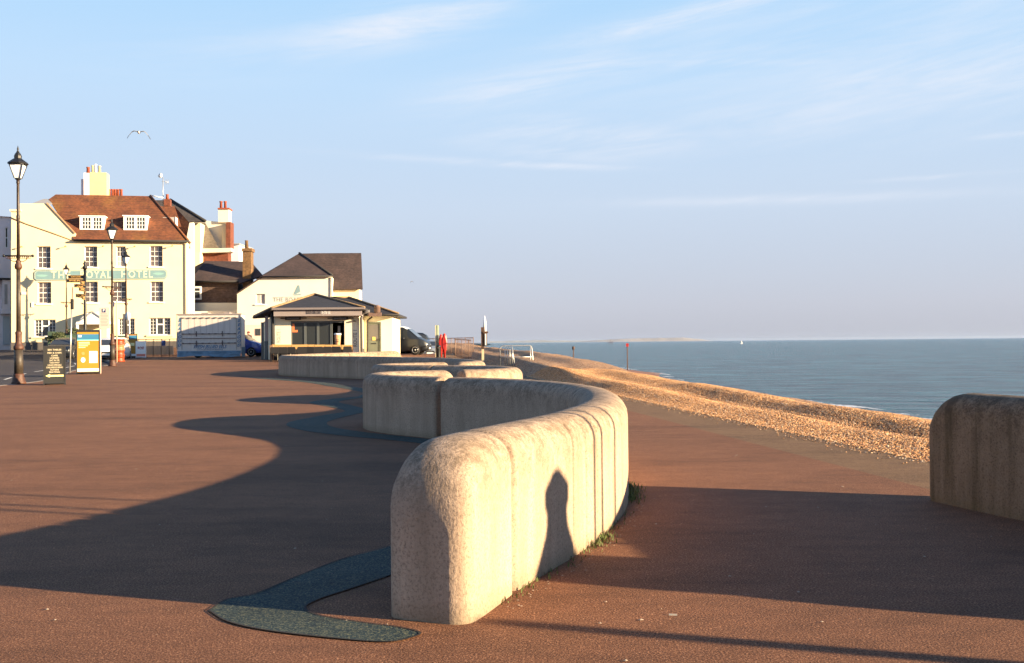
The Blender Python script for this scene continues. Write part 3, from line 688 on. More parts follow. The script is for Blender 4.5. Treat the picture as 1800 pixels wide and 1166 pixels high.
for k, w in enumerate(U2): sash(w, 3, 4, hotel, curtain=(0, 0, .5, 0)[k])
for w in U1: sash(w, 3, 4, hotel)
for k, w in enumerate(GR):       # wide three-light ground-floor windows
    a, b_, c, d = w; fr = MB(); t = .07; y0, y1 = .16, .24
    fr.box(a, a+t, y0, y1, c, d); fr.box(b_-t, b_, y0, y1, c, d); fr.box(a+t, b_-t, y0, y1, d-t, d); fr.box(a+t, b_-t, y0, y1, c, c+t)
    for q in (.34, .66): x = lerp(a, b_, q); fr.box(x-.045, x+.045, y0-.01, y1-.01, c+t, d-t)
    zt = lerp(c, d, .62); fr.box(lerp(a, b_, .34)+.045, lerp(a, b_, .66)-.045, y0+.005, y1-.015, zt-.05, zt+.05)
    for q in (.17, .83):
        x = lerp(a, b_, q); fr.box(x-.012, x+.012, y0+.02, y1-.02, c+t, d-t)
        for j in range(1, 5): z = lerp(c, d, j/5); fr.box(x-.18, x+.18, y0+.022, y1-.022, z-.010, z+.010)
    o = fr.build('window', M_WHITE, hotel); MB().box(a+.03, b_-.03, .222, .228, c+.03, d-.03).build('pane', M_GLASS, o)
    MB().box(a-.2, b_+.2, -.12, .15, c-.14, c-.002).build('sill', M_CREAM, o)
w = DR[0]; a, b_, c, d = w; fr = MB(); 
for i in range(4): x = lerp(a, b_, i/3); fr.box(x-.04, x+.04, .1, .18, c, d)
fr.box(a, b_, .12, .17, c, c+.05); fr.box(a, b_, .12, .17, d-.05, d); o = fr.build('window', M_WHITE, hotel); MB().box(a, b_, .15, .155, c+.02, d-.02).build('pane', M_GLASS, o)
# name band
mb = MB(); F.poly(mb, [(60, 479), (64, 475.5), (290, 473.5), (294, 477), (294, 486), (290, 490.5), (64, 493.5), (60, 490)], -.06, -.003)
band = mb.build('name_band', M_TEAL, hotel)
mb = MB(); 
for pts in ([(61.5, 480), (65, 477), (289, 475), (292.5, 478), (292.5, 485.5), (289, 489), (65, 492), (61.5, 489.5)],):
    q = [F.L(*p_) for p_ in pts]; mb.tube([(x, -.062, z) for x, z in q], .012, 4, closed=True)
mb.build('band_border', M_SIGNC, band)
for body, pa, pb_ in (('THE', 90, 124), ('ROYAL', 141, 195), ('HOTEL', 213, 268)):
    x0_, zc = F.L(pa, 484-(pa-90)*.010); x1_, _ = F.L(pb_, 484); c_ = text('lettering', body, .80, M_SIGNC, band, ((x0_+x1_)/2, -.068, zc), width=(x1_-x0_), spacing=1.25, bold=.006)
# round badges at the ends
for px, py in ((74, 485), (279, 481.5)):
    x, z = F.L(px, py); mb = MB(); mb.add([(x+.42*math.cos(a)*(1+.2*math.sin(3*a)), -.066, z+.10*math.sin(a)) for a in [k*math.pi/8 for k in range(16)]], [tuple(range(16))]); mb.build('band_emblem', mat('grey_green', (.20, .36, .34), .7), band)
# lights on brackets under the eaves
for px, py in ((40, 434.5), (117, 434), (183, 433.5), (238, 434), (304, 433)):
    x, z = F.L(px, py); q = MB().tube([(x, 0, z), (x, -.35, z+.03)], .02, 6); q.lathe([(.0, z-.06), (.09, z-.05), (.05, z+.05), (.0, z+.06)], 8, c=(x, -.38)); q.build('floodlight', mat('brass', (.40, .24, .08), .4, metal=.5), hotel)
for px, py, w_, h_ in ((42, 516, .32, .10), (57, 536, .12, .2)):
    x, z = F.L(px, py); MB().box(x-w_/2, x+w_/2, -.08, 0, z-h_, z+h_).build('alarm_box', M_GREYW, hotel)
# roof
def quad(mb, pts): return mb.add(pts, [tuple(range(len(pts)))])
e0, e1 = F.L(131, 422), F.L(329, 424); r0, r1 = F.L(86, 350, 3.4), F.L(264, 345, 3.4)
def slab(face, pts3, th, m, name, parent):   # a sloping panel with thickness
    a, b_, c = pts3[:3]; nrm = (b_-a).cross(c-a).normalized(); 
    if nrm.z < 0: nrm = -nrm
    n_ = len(pts3); v = [p_ for p_ in pts3]+[p_-nrm*th for p_ in pts3]
    f_ = [tuple(range(n_)), tuple(range(2*n_-1, n_-1, -1))]+[(i, i+n_, (i+1) % n_+n_, (i+1) % n_) for i in range(n_)]
    return MB().add(v, f_).build(name, m, parent)
ev = Vector((e1[0]+.1, -.25, e1[1])); el_ = Vector((F.X(36), -.25+.0, e0[1])); rr = Vector((r1[0], 3.4, r1[1])); rl = Vector((F.X(50, 3.4), 3.4, r1[1]))
# clip the main slope along the parapet's diagonal
pl0 = Vector((e0[0]+.02, .36, lerp(el_.z, rl.z, .61/3.65))); 
el_ = Vector((e0[0]+.02, -.25, e1[1]+.0)); mid_ = Vector((F.X(87, 3.0), 3.0, lerp(e1[1], r1[1], 3.25/3.65))); rtop = Vector((F.X(98, 3.4, 346), 3.4, r1[1]))
main = slab(F, [el_, ev, rr, rtop, mid_], .12, M_TILE, 'roof', hotel)
br_ = Vector((X1+.15, 1.3, e1[1]))
slab(F, [ev, br_, Vector((r1[0], 4.6, r1[1])), rr], .12, M_TILE, 'roof', hotel)
slab(F, [rtop, rr, Vector((r1[0], 4.6, r1[1])), Vector((rtop.x, 4.6, r1[1]))], .1, M_TILE, 'roof', hotel)
slab(F, [mid_, rtop, Vector((rtop.x, 6, r1[1]-.1)), Vector((F.X(70, 6), 6, F.Z(357, 70, 6)))], .1, M_TILE, 'roof', hotel)
# left pitched lead roof behind the parapet
slab(F, [F.P(56, 358, .5), F.P(92, 358, .5), F.P(84, 350, 3), F.P(76, 350, 3)], .06, M_LEAD, 'roof', hotel)
MB().tube([ev+Vector((0, .0, .05)), rr+Vector((0, 0, .05))], .09, 8).build('hip_tiles', M_TILE, hotel)
mb = MB(); mb.tube([Vector((e0[0], -.32, e0[1]-.06)), Vector((e1[0]+.2, -.32, e1[1]-.06))], .09, 8); mb.build('gutter', M_BLACKM, hotel)
mb = MB(); F.box(mb, 133, 423.5, 329, 426.5, -.2, .0); mb.build('eaves_board', M_BLACKM, hotel)
mb = MB(); x, z = F.L(327, 428); mb.tube([(x, -.1, z), (x, -.1, HZ)], .05, 8); mb.build('downpipe', M_CREAM, hotel)
mb = MB(); mb.tube([F.P(20, 383, -.04), F.P(45, 393, -.04), F.P(88, 408, -.04), F.P(130, 423, -.04)], .05, 6); mb.build('moulding', mat('moulding_brown', (.45, .30, .17), .8), hotel)
slab(F, [F.P(83, 356, -.1), F.P(133, 409.5, -.1), F.P(133, 409.5, .5), F.P(83, 356, .5)], .10, mat('verge_tile', (.36, .22, .12), .8), 'verge', hotel)
def dormer(px0, px1, pyt, pyb, y0=.55):
    a, zt = F.L(px0, pyt, y0); b_, zb = F.L(px1, pyb, y0); mb = MB()
    t = .10; mb.box(a, b_, y0, y0+.1, zt-.10, zt); mb.box(a, b_, y0, y0+.1, zb, zb+.12)
    for q in (0, .5, 1): x = lerp(a+.10, b_-.10, q); mb.box(x-.10, x+.10, y0+.002, y0+.098, zb+.12, zt-.10)
    for q0, q1 in ((a+.2, (a+b_)/2-.1), ((a+b_)/2+.1, b_-.2)):
        for i in range(0, 4): x = lerp(q0, q1, i/3); mb.box(x-.022, x+.022, y0+.02, y0+.08, zb+.12, zt-.1)
        for i in range(1, 3): z = lerp(zb+.12, zt-.1, i/3 if i < 3 else 1); mb.box(q0, q1, y0+.025, y0+.075, z-.022, z+.022)
    mb.box(a-.08, b_+.08, y0-.08, y0+2.2, zt, zt+.07)
    d_ = mb.build('dormer', M_WHITE, hotel)
    MB().box(a+.05, b_-.05, y0+.06, y0+.066, zb+.1, zt-.05).build('pane', M_GLASS, d_)
    MB().box(a+.01, b_-.01, y0+.1, y0+2.1, zb-.1, zt).build('dormer_cheek', M_WHITE, d_)
dormer(140, 183, 380.5, 405); dormer(217, 259, 380, 405)
# big stack and pots on the roof
st = MB(); F.box(st, 158, 303, 187, 349, 4.0, 5.2); st.cur = 1; F.box(st, 147, 304, 158, 349, 4.02, 5.18); F.box(st, 142.5, 315, 147, 349, 4.2, 5.0)
stk = st.build('chimney', [M_CREAM2, M_GREYW], hotel)
for px, t_, m_, w_ in ((155, 294, M_POT, 3.0), (163, 291, M_CREAM2, 2.2), (168, 289, M_WHITE, 2.2), (175, 292, M_CREAM2, 2.4)):
    x, zt = F.L(px, t_, 4.6); r_ = w_*.045; MB().lathe([(r_*1.1, F.Z(303, px, 4.6)-.05), (r_*.9, zt-.12), (r_*1.15, zt-.1), (r_*1.1, zt)], 10, c=(x, 4.6)).build('chimney_pot', m_, stk)
for px in (192.5, 198, 202.5, 207.5, 213):
    x, zt = F.L(px, 333, 5.4); MB().lathe([(.13, F.Z(349, px, 5.4)), (.11, zt-.1), (.135, zt-.08), (.13, zt)], 10, c=(x, 5.4)).build('chimney_pot', M_POT, hotel)
# porch with white gable over the door
mb = MB(); F.poly(mb, [(134, 568), (152, 551), (176, 548), (192, 566), (192, 571), (134, 571)], -1.6, -1.5); F.box(mb, 134, 566, 192, 570, -1.7, -.0)
slab(F, [F.P(132, 570, -1.7), F.P(163, 547, -1.7), F.P(163, 547, 0), F.P(132, 570, 0)], .08, M_LEAD, 'porch_roof', hotel); slab(F, [F.P(163, 547, -1.7), F.P(194, 568, -1.7), F.P(194, 568, 0), F.P(163, 547, 0)], .08, M_LEAD, 'porch_roof', hotel)
for px in (136, 190): a, _ = F.L(px, 570, -1.6); mb.box(a-.08, a+.08, -1.65, -1.49, HZ-.3, F.Z(571, px, -1.6))
mb.build('porch', M_WHITE, hotel)
# side wing behind the right corner
def addx(name, fn, m, parent=hotel, F_=None):
    mb = MB(); fn(mb); return mb.build(name, m, parent)
addx('wing_wall', lambda mb: F.poly(mb, [(326, 600), (326, 430), (333, 392), (340, 391), (340, 600)], 1.35, 2.2), M_WHITEW)
slab(F, [F.P(300, 431, 1.30), F.P(333.5, 430, 1.30), F.P(333.5, 392, 2.0), F.P(307, 363, 3.6), F.P(268, 363, 3.6)], .1, M_TILE, 'wing_roof', hotel)
addx('wing_gutter', lambda mb: mb.tube([F.P(329, 425, 1.2), F.P(333, 437, 1.2)], .08, 6), M_BLACKM)
addx('wing_dormer', lambda mb: (F.poly(mb, [(286, 382), (308, 382), (309, 408), (300, 408)], 1.6, 2.9)), M_LEAD)
addx('wing_dormer_frame', lambda mb: (F.poly(mb, [(308.2, 381), (311, 383), (311, 409), (308.2, 407)], 1.55, 2.0)), M_WHITE)
addx('chimney', lambda mb: F.box(mb, 288, 350, 299, 362, 6.7, 7.6), M_BRICKR)
x, zt = F.L(294, 342, 7.1); addx('chimney_pot', lambda mb: mb.lathe([(.15, F.Z(351, 294, 7.1)), (.12, zt-.1), (.15, zt)], 10, c=(x, 7.1)), M_POT)
x, zt = F.L(286.5, 312, 7.2)
mb = MB(); mb.tube([(x, 7.2, F.Z(365, 286, 7.2)), (x, 7.2, zt)], .035, 6); mb.tube([(x-.1, 7.2, zt-.35), (x+.45, 7.2, zt-.45)], .02, 5); 
for q in (.2, .32, .44): mb.tube([(x+q, 7.2, zt-.62), (x+q, 7.2, zt-.18)], .012, 4)
mb.build('aerial', M_STEEL, hotel)
mb = MB(); mb.lathe([(.02, 0), (.14, .04), (.20, .12), (.22, .2)], 12); dsh = mb.build('satellite_dish', M_WHITE, hotel); dsh.location = (x-.1, 7.0, zt+.05); dsh.rotation_euler = (R(70), 0, R(-30))
addx('roof_rail', lambda mb: mb.tube([F.P(266, 344, 6.9), F.P(287, 348, 6.9)], .05, 5), M_WHITE)

# ------------------------------------------------------------------ grey terrace at the far left
F2 = Face(-60, 84, 34, 0)
tb = thing('terraced_house', 'pinkish grey rendered house with bay windows left of the hotel', 'house', F2.o, F2.a)
def w2(*q): a, zt = F2.L(q[0], q[1]); b_, zb = F2.L(q[2], q[3]); return (a, b_, zb, zt)
xa, xb = F2.X(-60), F2.X(21)
hs = [w2(-8, 400, -1, 436), w2(9, 400, 14.5, 436), w2(-8, 500, -1, 534), w2(7, 498, 14, 536)]
mb = MB(); wall_holes(mb, xa, xb, .6, F2.Z(380, 0), 0, .3, hs); mb.box(xa, xb, .3, 8, .6, F2.Z(382, 0)); mb.build('wall', M_GREYW, tb)
for h_ in hs: 
    a, b_, c, d = h_; fr = MB(); fr.box(a, a+.06, .1, .16, c, d); fr.box(b_-.06, b_, .1, .16, c, d); fr.box(a, b_, .11, .15, d-.06, d); fr.box(a, b_, .11, .15, c, c+.06); fr.box(a, b_, .11, .15, (c+d)/2-.04, (c+d)/2+.04); o = fr.build('window', M_WHITE, tb); MB().box(a, b_, .13, .135, c, d).build('pane', M_GLASS, o)
mb = MB(); F2.box(mb, -60, 377, 21, 382, -.15, .3); mb.build('cornice', M_GREYW, tb)
mb = MB(); F2.box(mb, -60, 487, 19, 492, -.9, 0); mb.build('balcony', M_BLACKM, tb)
mb = MB(); F2.box(mb, 4, 492, 18, 545, -.7, 0); by = mb.build('bay', M_GREYW, tb)
mb = MB(); F2.box(mb, 8, 500, 13, 535, -.74, -.7); mb.build('bay_window', M_CURT, by)
mb = MB(); F2.box(mb, 2, 545, 20, 552, -.85, 0); mb.build('door_canopy', M_GREYW, tb)
mb = MB(); F2.box(mb, 5, 556, 17, 606, -.1, -.002); mb.build('door', mat('pale_door', (.42, .44, .46), .6), tb)

# ------------------------------------------------------------------ buildings between the hotel and the boathouse
F3 = Face(340, 96, 4, 0)
gb = thing('brick_house', 'red brick house with slate mansard and white parapet behind the hotel', 'house', F3.o, F3.a)
def pf(name, F_, pts, y0, y1, m, par): mb = MB(); F_.poly(mb, pts, y0, y1); return mb.build(name, m, par)
pf('wall', F3, [(325, 600), (325, 445), (401, 443), (401, 600)], .2, 1.6, M_BRICKR, gb)
pf('cornice', F3, [(330, 445), (330, 437.5), (406, 436), (406, 442), (401, 443.5)], -.4, 1, M_WHITEW, gb)
pf('parapet_wall', F3, [(335, 438), (335, 390), (357, 388), (384, 390), (396, 390), (396, 437)], 1.2, 1.6, M_WHITEW, gb)
slab(F3, [F3.P(338, 437, .0), F3.P(385, 436, .0), F3.P(361, 392, 1.15), F3.P(338, 392, 1.15)], .08, M_SLATE2, 'mansard_roof', gb)
pf('corner_pier', F3, [(397, 437), (397, 391), (405, 390), (405, 436)], .3, 1.9, M_BRICKR, gb)
pf('corner_pier', F3, [(390, 437), (390, 395), (397, 392), (397, 437)], .6, 1.15, M_CREAM, gb)
ck = pf('chimney', F3, [(383.5, 391), (383.5, 368), (402, 368), (402, 391)], .9, 2.2, M_WHITEW, gb)
pf('chimney_cap', F3, [(382.5, 368), (382.5, 365.5), (403, 365.5), (403, 368)], .8, 2.3, M_POT, ck)
for px in (388.5, 396):
    x, zt = F3.L(px, 354, 1.5); MB().lathe([(.14, F3.Z(366, px, 1.5)), (.12, zt-.14), (.17, zt-.1), (.15, zt)], 10, c=(x, 1.5)).build('chimney_pot', M_POT, ck)
F3b = Face(262, 93, 6, 0)
sb = thing('slate_roofed_house', 'house behind the hotel showing only its dark slate gable roof', 'house', F3b.o, F3b.a)
pf('wall', F3b, [(262, 600), (262, 392), (352, 392), (352, 600)], 1.5, 7, M_CREAM, sb)
slab(F3b, [F3b.P(240, 391, 1), F3b.P(361, 389.5, 1), F3b.P(299, 352, 4), F3b.P(262, 352, 4)], .12, M_SLATE, 'roof', sb)
MB().tube([F3b.P(361, 388.5, 1), F3b.P(299, 351, 4)], .13, 6).build('ridge_tiles', M_BLACKM, sb)
F4 = Face(405, 120, 0, 0)
q = thing('flat_roofed_block', 'small pale grey flat-topped block beyond the brick house', 'building', F4.o, 0)
pf('wall', F4, [(405, 600), (405, 430), (420, 430), (420, 600)], 0, 6, M_GREYW, q); pf('parapet', F4, [(404, 430), (404, 428), (421, 428), (421, 430)], -.2, 6.2, M_LEAD, q)
F5 = Face(330, 86, 3, 0)
bt = thing('dark_tiled_house', 'low house with brown roof and dark hung-tile upper wall', 'house', F5.o, F5.a)
pf('wall', F5, [(330, 533), (330, 493), (418, 494), (418, 533)], .3, 6, M_DKHANG, bt)
pf('lower_wall', F5, [(326, 640), (326, 532.5), (419, 532.5), (419, 640)], .1, 6, M_WHITEW, bt)
slab(F5, [F5.P(333, 495, -.1), F5.P(424, 497, -.1), F5.P(462, 484, 1.2), F5.P(441, 460, 4), F5.P(361, 459, 4)], .12, M_BROWNTILE, 'roof', bt)
slab(F5, [F5.P(333, 495, -.1), F5.P(361, 459, 4), F5.P(340, 470, 4.4), F5.P(331, 494, 1)], .1, M_BROWNTILE, 'roof', bt)
MB().tube([F5.P(333, 495, -.25), F5.P(419, 495, -.25)], .09, 6).build('gutter', M_BLACKM, bt)
fr = MB(); F5.box(fr, 339, 503, 354, 527, .2, .3); o = fr.build('window', M_WHITE, bt); mb = MB(); F5.box(mb, 342, 507, 351, 511.5, .19, .21); F5.box(mb, 342, 513.5, 351, 524, .19, .21); mb.build('pane', M_GLASS, o)
ck = pf('chimney', F5, [(426.5, 505), (426.5, 440), (441, 440), (441, 505)], .6, 1.7, M_BRICKY, bt); pf('chimney_band', F5, [(425, 442), (425, 436.5), (442.5, 436.5), (442.5, 442)], .5, 1.8, M_BRICKY, ck)
x, zt = F5.L(433.5, 423, 1.1); MB().lathe([(.17, F5.Z(437, 433, 1.1)), (.13, zt-.1), (.16, zt)], 10, c=(x, 1.1)).build('chimney_pot', M_BRICKY, ck)
pf('boundary_wall', F5, [(326, 640), (326, 548), (419, 546), (419, 640)], -1.2, -1.0, M_WHITEW, bt)

# boathouse
F6 = Face(417, 84, 6, 0)
bo = thing('white_gabled_pub', 'white rendered building with slate roofs and a small sailing boat sign', 'building', F6.o, F6.a)
a, zt = F6.L(450, 511.5); b_, zb = F6.L(466, 535); H1 = (a, b_, zb, zt)
mb = MB(); wall_holes(mb, F6.X(417), F6.X(582), F6.Z(572, 500), F6.Z(516, 500), 0, .3, [H1]); F6.poly(mb, [(417, 517), (417, 514), (463, 484.5), (582, 484), (582, 517)], -.002, .3)
mb.box(F6.X(417), F6.X(417)+.3, .3, 6, .3, F6.Z(517, 417)); mb.box(F6.X(582)-.3, F6.X(582), .3, 7, .3, F6.Z(486, 582)); mb.build('wall', M_WHITEW, bo)
mb = MB(); mb.box(F6.X(417), F6.X(582), .02, .34, .2, F6.Z(571, 500)); mb.build('lower_wall', M_PINKW, bo)
mb = MB(); F6.box(mb, 449, 578, 458, 590, -.02, .05); o = mb.build('window', M_GLASS, bo)
sash(H1, 2, 1, bo, meet=False, curtain=.75, dep=.12)
slab(F6, [F6.P(460, 486, -.25), F6.P(584, 484.5, -.25), F6.P(526, 445.5, 4)], .12, M_BROWNTILE, 'roof', bo)
slab(F6, [F6.P(460, 486, -.25), F6.P(526, 445.5, 4), F6.P(520, 449, 7), F6.P(450, 490, 6)], .12, M_BROWNTILE, 'roof', bo)
slab(F6, [F6.P(414, 516, -.2), F6.P(463, 484, -.2), F6.P(463, 484, 5), F6.P(414, 516, 5)], .12, M_BROWNTILE, 'roof', bo)
MB().tube([F6.P(584, 484, -.25), F6.P(526, 445, 4)], .10, 6).build('ridge_tiles', M_BLACKM, bo)
MB().tube([F6.P(460, 487, -.3), F6.P(584, 485.5, -.3)], .07, 6).build('gutter', M_BLACKM, bo)
slab(F6, [F6.P(583, 509, 2.2), F6.P(637.5, 507.5, 2.2), F6.P(635, 445, 5.5), F6.P(560, 445.3, 5.5), F6.P(527, 446, 5.5)], .12, M_BROWNTILE, 'roof', bo)
pf('rear_wall', F6, [(582, 600), (582, 508), (631, 507), (631, 600)], 2.6, 8, M_CREAM, bo)
pf('gable_wall', F6, [(560, 506), (570, 447), (632, 447), (631, 507)], 5.7, 8, M_WHITEW, bo)
MB().tube([F6.P(583.5, 487, -.1), F6.P(583.5, 540, -.1)], .05, 6).build('downpipe', M_CREAM, bo)
x0_, z = F6.L(480, 527.5, -.01); x1_, _ = F6.L(560, 527, -.01); text('lettering', 'THE BOATHOUSE', .46, mat('blue_grey_letters', (.14, .17, .19), .7), bo, ((x0_+x1_)/2, -.012, z), width=x1_-x0_, spacing=1.1)
mb = MB()
mb.prism([F6.L(*p_) for p_ in ((523.5, 501.5), (526.5, 502), (528, 513), (521, 517), (516.5, 516.8))], -.02, -.003); mb.prism([F6.L(*p_) for p_ in ((515, 518), (530, 517), (528, 519.2), (518, 519.6))], -.02, -.003); mb.prism([F6.L(*p_) for p_ in ((480, 522.6), (560, 521.6), (560, 522.2), (480, 523.2))], -.02, -.003); mb.build('boat_emblem', mat('emblem_blue', (.16, .25, .28), .7), bo)
# ------------------------------------------------------------------ seafront cafe kiosk
K = Face(483, 58, 2, 0)
kg = gz(-13, 59)
kk = thing('cafe_kiosk', 'low cream cafe kiosk with dark hipped slate roof and wide front glazing', 'cafe', K.o, K.a)
def kb(name, m, *bx, par=None):
    mb = MB()
    for q in bx: mb.box(*q)
    return mb.build(name, m, par or kk)
def KX(px, yo=0): return K.X(px, yo)
def KZ(py, px=560, yo=0): return K.Z(py, px, yo)
zf = KZ(556)
g0, g1, gt, gb_ = KX(511), KX(605.5), KZ(564.5), kg+.25
mb = MB(); wall_holes(mb, KX(483), KX(632), kg-.1, zf+.05, 0, .25, [(g0, g1, kg+.02, gt)])
p = K.P(459, 600, 3.2); q0 = KX(483)
mb.add([(q0, 0, kg-.1), (q0, .25, kg-.1), (p.x+.2, 3.2, kg-.1), (p.x, 3.2, kg-.1), (q0, 0, zf+.1), (q0, .25, zf+.1), (p.x+.2, 3.2, zf-.35), (p.x, 3.2, zf-.35)], [(0, 3, 2, 1), (4, 5, 6, 7), (0, 1, 5, 4), (1, 2, 6, 5), (2, 3, 7, 6), (3, 0, 4, 7)])
xr0, xr1 = KX(632), K.P(690, 600, 2).x
mb.box(xr0-.25, xr0, .25, 2, kg-.1, zf); 
d0, d1, dt = K.P(645.5, 600, 2).x, K.P(670, 600, 2).x, K.Z(566, 657, 2)
wall_holes(mb, xr0-.25, xr1, kg-.1, K.Z(553, 660, 2), 2.0, 2.25, [(d0, d1, kg+.05, dt)])
mb.box(xr1-.25, xr1, 2.25, 8, kg-.1, K.Z(553, 660, 2)); mb.box(p.x, xr1, 7.8, 8, kg-.1, zf-.1); mb.box(p.x, p.x+.2, 3.2, 7.8, kg-.1, zf-.35)
mb.build('wall', mat('kiosk_cream', (.84, .77, .56), .85, noise=.05, nscale=1), kk)
kb('interior', M_DARK, (g0-.6, g1+.2, 2.4, 2.5, kg, gt+.1), (g0-.7, g0-.6, .3, 2.4, kg, gt+.1), (g1+.2, g1+.3, .3, 1.8, kg, gt+.1), (g0-.6, g1+.2, .3, 2.4, kg, kg+.04))
for a_, b_, nm in ((511, 536, 1), (536, 558.5, 1), (558.5, 582, 1)):
    xa_, xb_ = KX(a_), KX(b_); fr = MB(); t = .07
    fr.box(xa_, xa_+t, .06, .14, kg+.02, gt); fr.box(xb_-t, xb_, .06, .14, kg+.02, gt); fr.box(xa_+t, xb_-t, .07, .13, gt-.1, gt); fr.box(xa_+t, xb_-t, .07, .13, kg+.02, kg+.15)
    o = fr.build('window', M_GREYF, kk); MB().box(xa_+t, xb_-t, .095, .105, kg+.15, gt-.1).build('pane', mat('cafe_glass', (.03, .034, .036), .12, spec=.35), o)
fr = MB(); fr.box(KX(582), KX(583.8), .05, .15, kg, gt); fr.box(KX(604), g1, .05, .15, kg, gt); fr.box(KX(583.8), KX(604), .06, .14, gt-.1, gt); fr.build('door_frame', M_GREYF, kk)
kb('counter', M_BLACKM, (KX(540), KX(600), 1.4, 1.8, kg, kg+1.0))
kb('menu_board', M_WHITE, (KX(593.5, 1.0), KX(598, 1.0), 1.0, 1.03, K.Z(584, 596, 1), K.Z(573, 596, 1)))
kb('poster', mat('orange_poster', (.75, .20, .07), .6), (KX(512.5), KX(522.5), .08, .09, KZ(584), KZ(580)), (KX(512.5), KX(517), .082, .092, KZ(580), KZ(569)))
# fascia box and soffit of the porch
fz1, fz0 = K.Z(544, 560, -.8), K.Z(555.5, 560, -.8)
fa, fb = K.P(481, 550, -.8).x, K.P(636, 550, -.8).x
fs = kb('fascia', M_FASC, (fa, fb, -.8, -.72, fz0, fz1))
kb('soffit', M_FASC, (fa, fb, -.72, .0, zf-.02, zf+.04))
kb('gutter', mat('gutter_grey', (.20, .17, .165), .6), (K.P(478, 545, -.95).x, K.P(641, 545, -.95).x, -.95, -.80, fz1-.02, fz1+.10))
lt = mat('fascia_letters', (.07, .06, .065), .7)
x_, z_ = K.L(551, 549.5, -.8); text('lettering', 'ROUTE ONE CAFE', .30, lt, fs, (x_, -.812, z_), width=KX(563)-KX(538))
x_, z_ = K.L(573, 549.3, -.8); text('lettering', 'by the sea', .30, M_WHITE, fs, (x_, -.812, z_), width=KX(580.5)-KX(565.5))
for px in (515, 598):
    x_, z_ = K.L(px, 560.3, -.25); h_ = kb('patio_heater', M_BLACK, (x_-.45, x_+.45, -.30, -.12, z_-.07, z_+.09)); kb('heater_grille', M_GREYF, (x_-.36, x_+.36, -.315, -.302, z_-.04, z_+.05), par=h_); kb('heater_bracket', M_BLACK, (x_-.75, x_+.75, -.115, -.02, z_+.0, z_+.05), par=h_)
for px, pa_, pb_ in ((624.5, 580, 609), (490.5, 579, 602)):
    x_, z_ = K.L(px, (pa_+pb_)/2); hh = abs(KZ(pa_)-KZ(pb_)); text('vertical_lettering', 'ROUTE 1', .30, lt if px > 600 else mat('fascia_letters_pale', (.45, .28, .30), .7), kk, (x_, -.008, z_), rot=(R(90), R(-90), 0), width=hh)
kb('wall_light', M_BLACKM, (KX(621), KX(625.5), -.16, -.0, KZ(566), KZ(563.5)))
mb = MB(); x_ = K.P(635.5, 600, -.1).x; mb.tube([(x_+.5, -.5, fz1-.12), (x_+.12, -.3, fz1-.2), (x_, -.12, fz1-.5), (x_, -.12, kg)], .085, 8); mb.build('downpipe', mat('downpipe_grey', (.13, .12, .12), .6), kk)
mb = MB(); x_ = K.P(480.5, 600, .1).x; mb.tube([(x_, -.1, fz1-.1), (x_, -.1, kg)], .09, 8); mb.build('downpipe', M_BLACKM, kk)
mb = MB(); pts = [K.P(640, 553.5, 1.0), K.P(652, 553.5, 1.9), K.P(653, 558, 1.9), K.P(645.5, 564, 1.93), K.P(645.5, 630, 1.93)]; mb.tube(pts, .045, 6); mb.build('downpipe', M_BROWNTILE, kk)
dr = MB(); dr.box(d0, d1, 2.05, 2.12, kg+.05, dt); dr.box(d0-.0, d0+.08, 2.0, 2.049, kg+.05, dt); dr.box(d1-.08, d1, 2.0, 2.049, kg+.05, dt); dr.box(d0+.08, d1-.08, 2.0, 2.049, dt-.09, dt); dr = dr.build('door', M_GDOOR, kk)
kb('door_glass', mat('door_glass', (.14, .13, .12), .2), (K.P(648, 600, 2).x, K.P(666, 600, 2).x, 2.04, 2.048, K.Z(598, 657, 2), K.Z(571, 657, 2)), par=dr)
kb('notice', mat('yellow_notice', (.65, .45, .12), .6), (K.P(654.5, 600, 2).x, K.P(660, 600, 2).x, 2.02, 2.038, K.Z(598.5, 657, 2), K.Z(592.5, 657, 2)), par=dr)
kb('letter_box', M_BLACK, (K.P(652, 600, 2).x, K.P(661, 600, 2).x, 2.03, 2.048, K.Z(605, 657, 2), K.Z(603.4, 657, 2)), par=dr)
mb = MB(); mb.tube([K.P(667.5, 595, 1.98), K.P(667.5, 599, 1.98)], .02, 6); mb.build('handle', M_BLACK, dr)
kb('step_box', M_GREYF, (K.P(635, 600, 1.3).x, K.P(640, 600, 1.3).x, 1.2, 1.5, kg, K.Z(613, 640, 1.3)))
# roofs
def hull(name, pts, m, par):
    bm = bmesh.new(); 
    for p_ in pts: bm.verts.new(p_)
    bmesh.ops.convex_hull(bm, input=bm.verts); bmesh.ops.delete(bm, geom=[v_ for v_ in bm.verts if not v_.link_faces], context='VERTS'); bmesh.ops.recalc_face_normals(bm, faces=bm.faces)
    me = bpy.data.meshes.new(name); bm.to_mesh(me); bm.free(); me.materials.append(m); o = bpy.data.objects.new(name, me); C.objects.link(o); o.parent = par; return o
A1, A2 = K.P(553, 518, 3.4), K.P(600, 522, 4.6)
cL, cFL, cFR = K.P(446.5, 557, 2.8), K.P(478, 542, -.9), K.P(641, 541.5, -.9)
cR, cRm = K.P(700.5, 552, 1.5), K.P(648, 550.5, .9)
bL, bR = Vector((cL.x, 9, cL.z)), Vector((cR.x, 8.6, cR.z))
hull('roof', [cL, cFL, cFR, A1, A1+Vector((0, 1, 0)), bL+Vector((.5, -1, .1)), Vector((cFR.x, 6, cFR.z)), cL-Vector((0, 0, .12)), cFL-Vector((0, 0, .12)), cFR-Vector((0, 0, .12))], M_KROOF, kk)
B1, B2 = K.P(582, 524, 4.6), K.P(613, 523.5, 4.6)
cR0 = K.P(641, 552, 1.5)
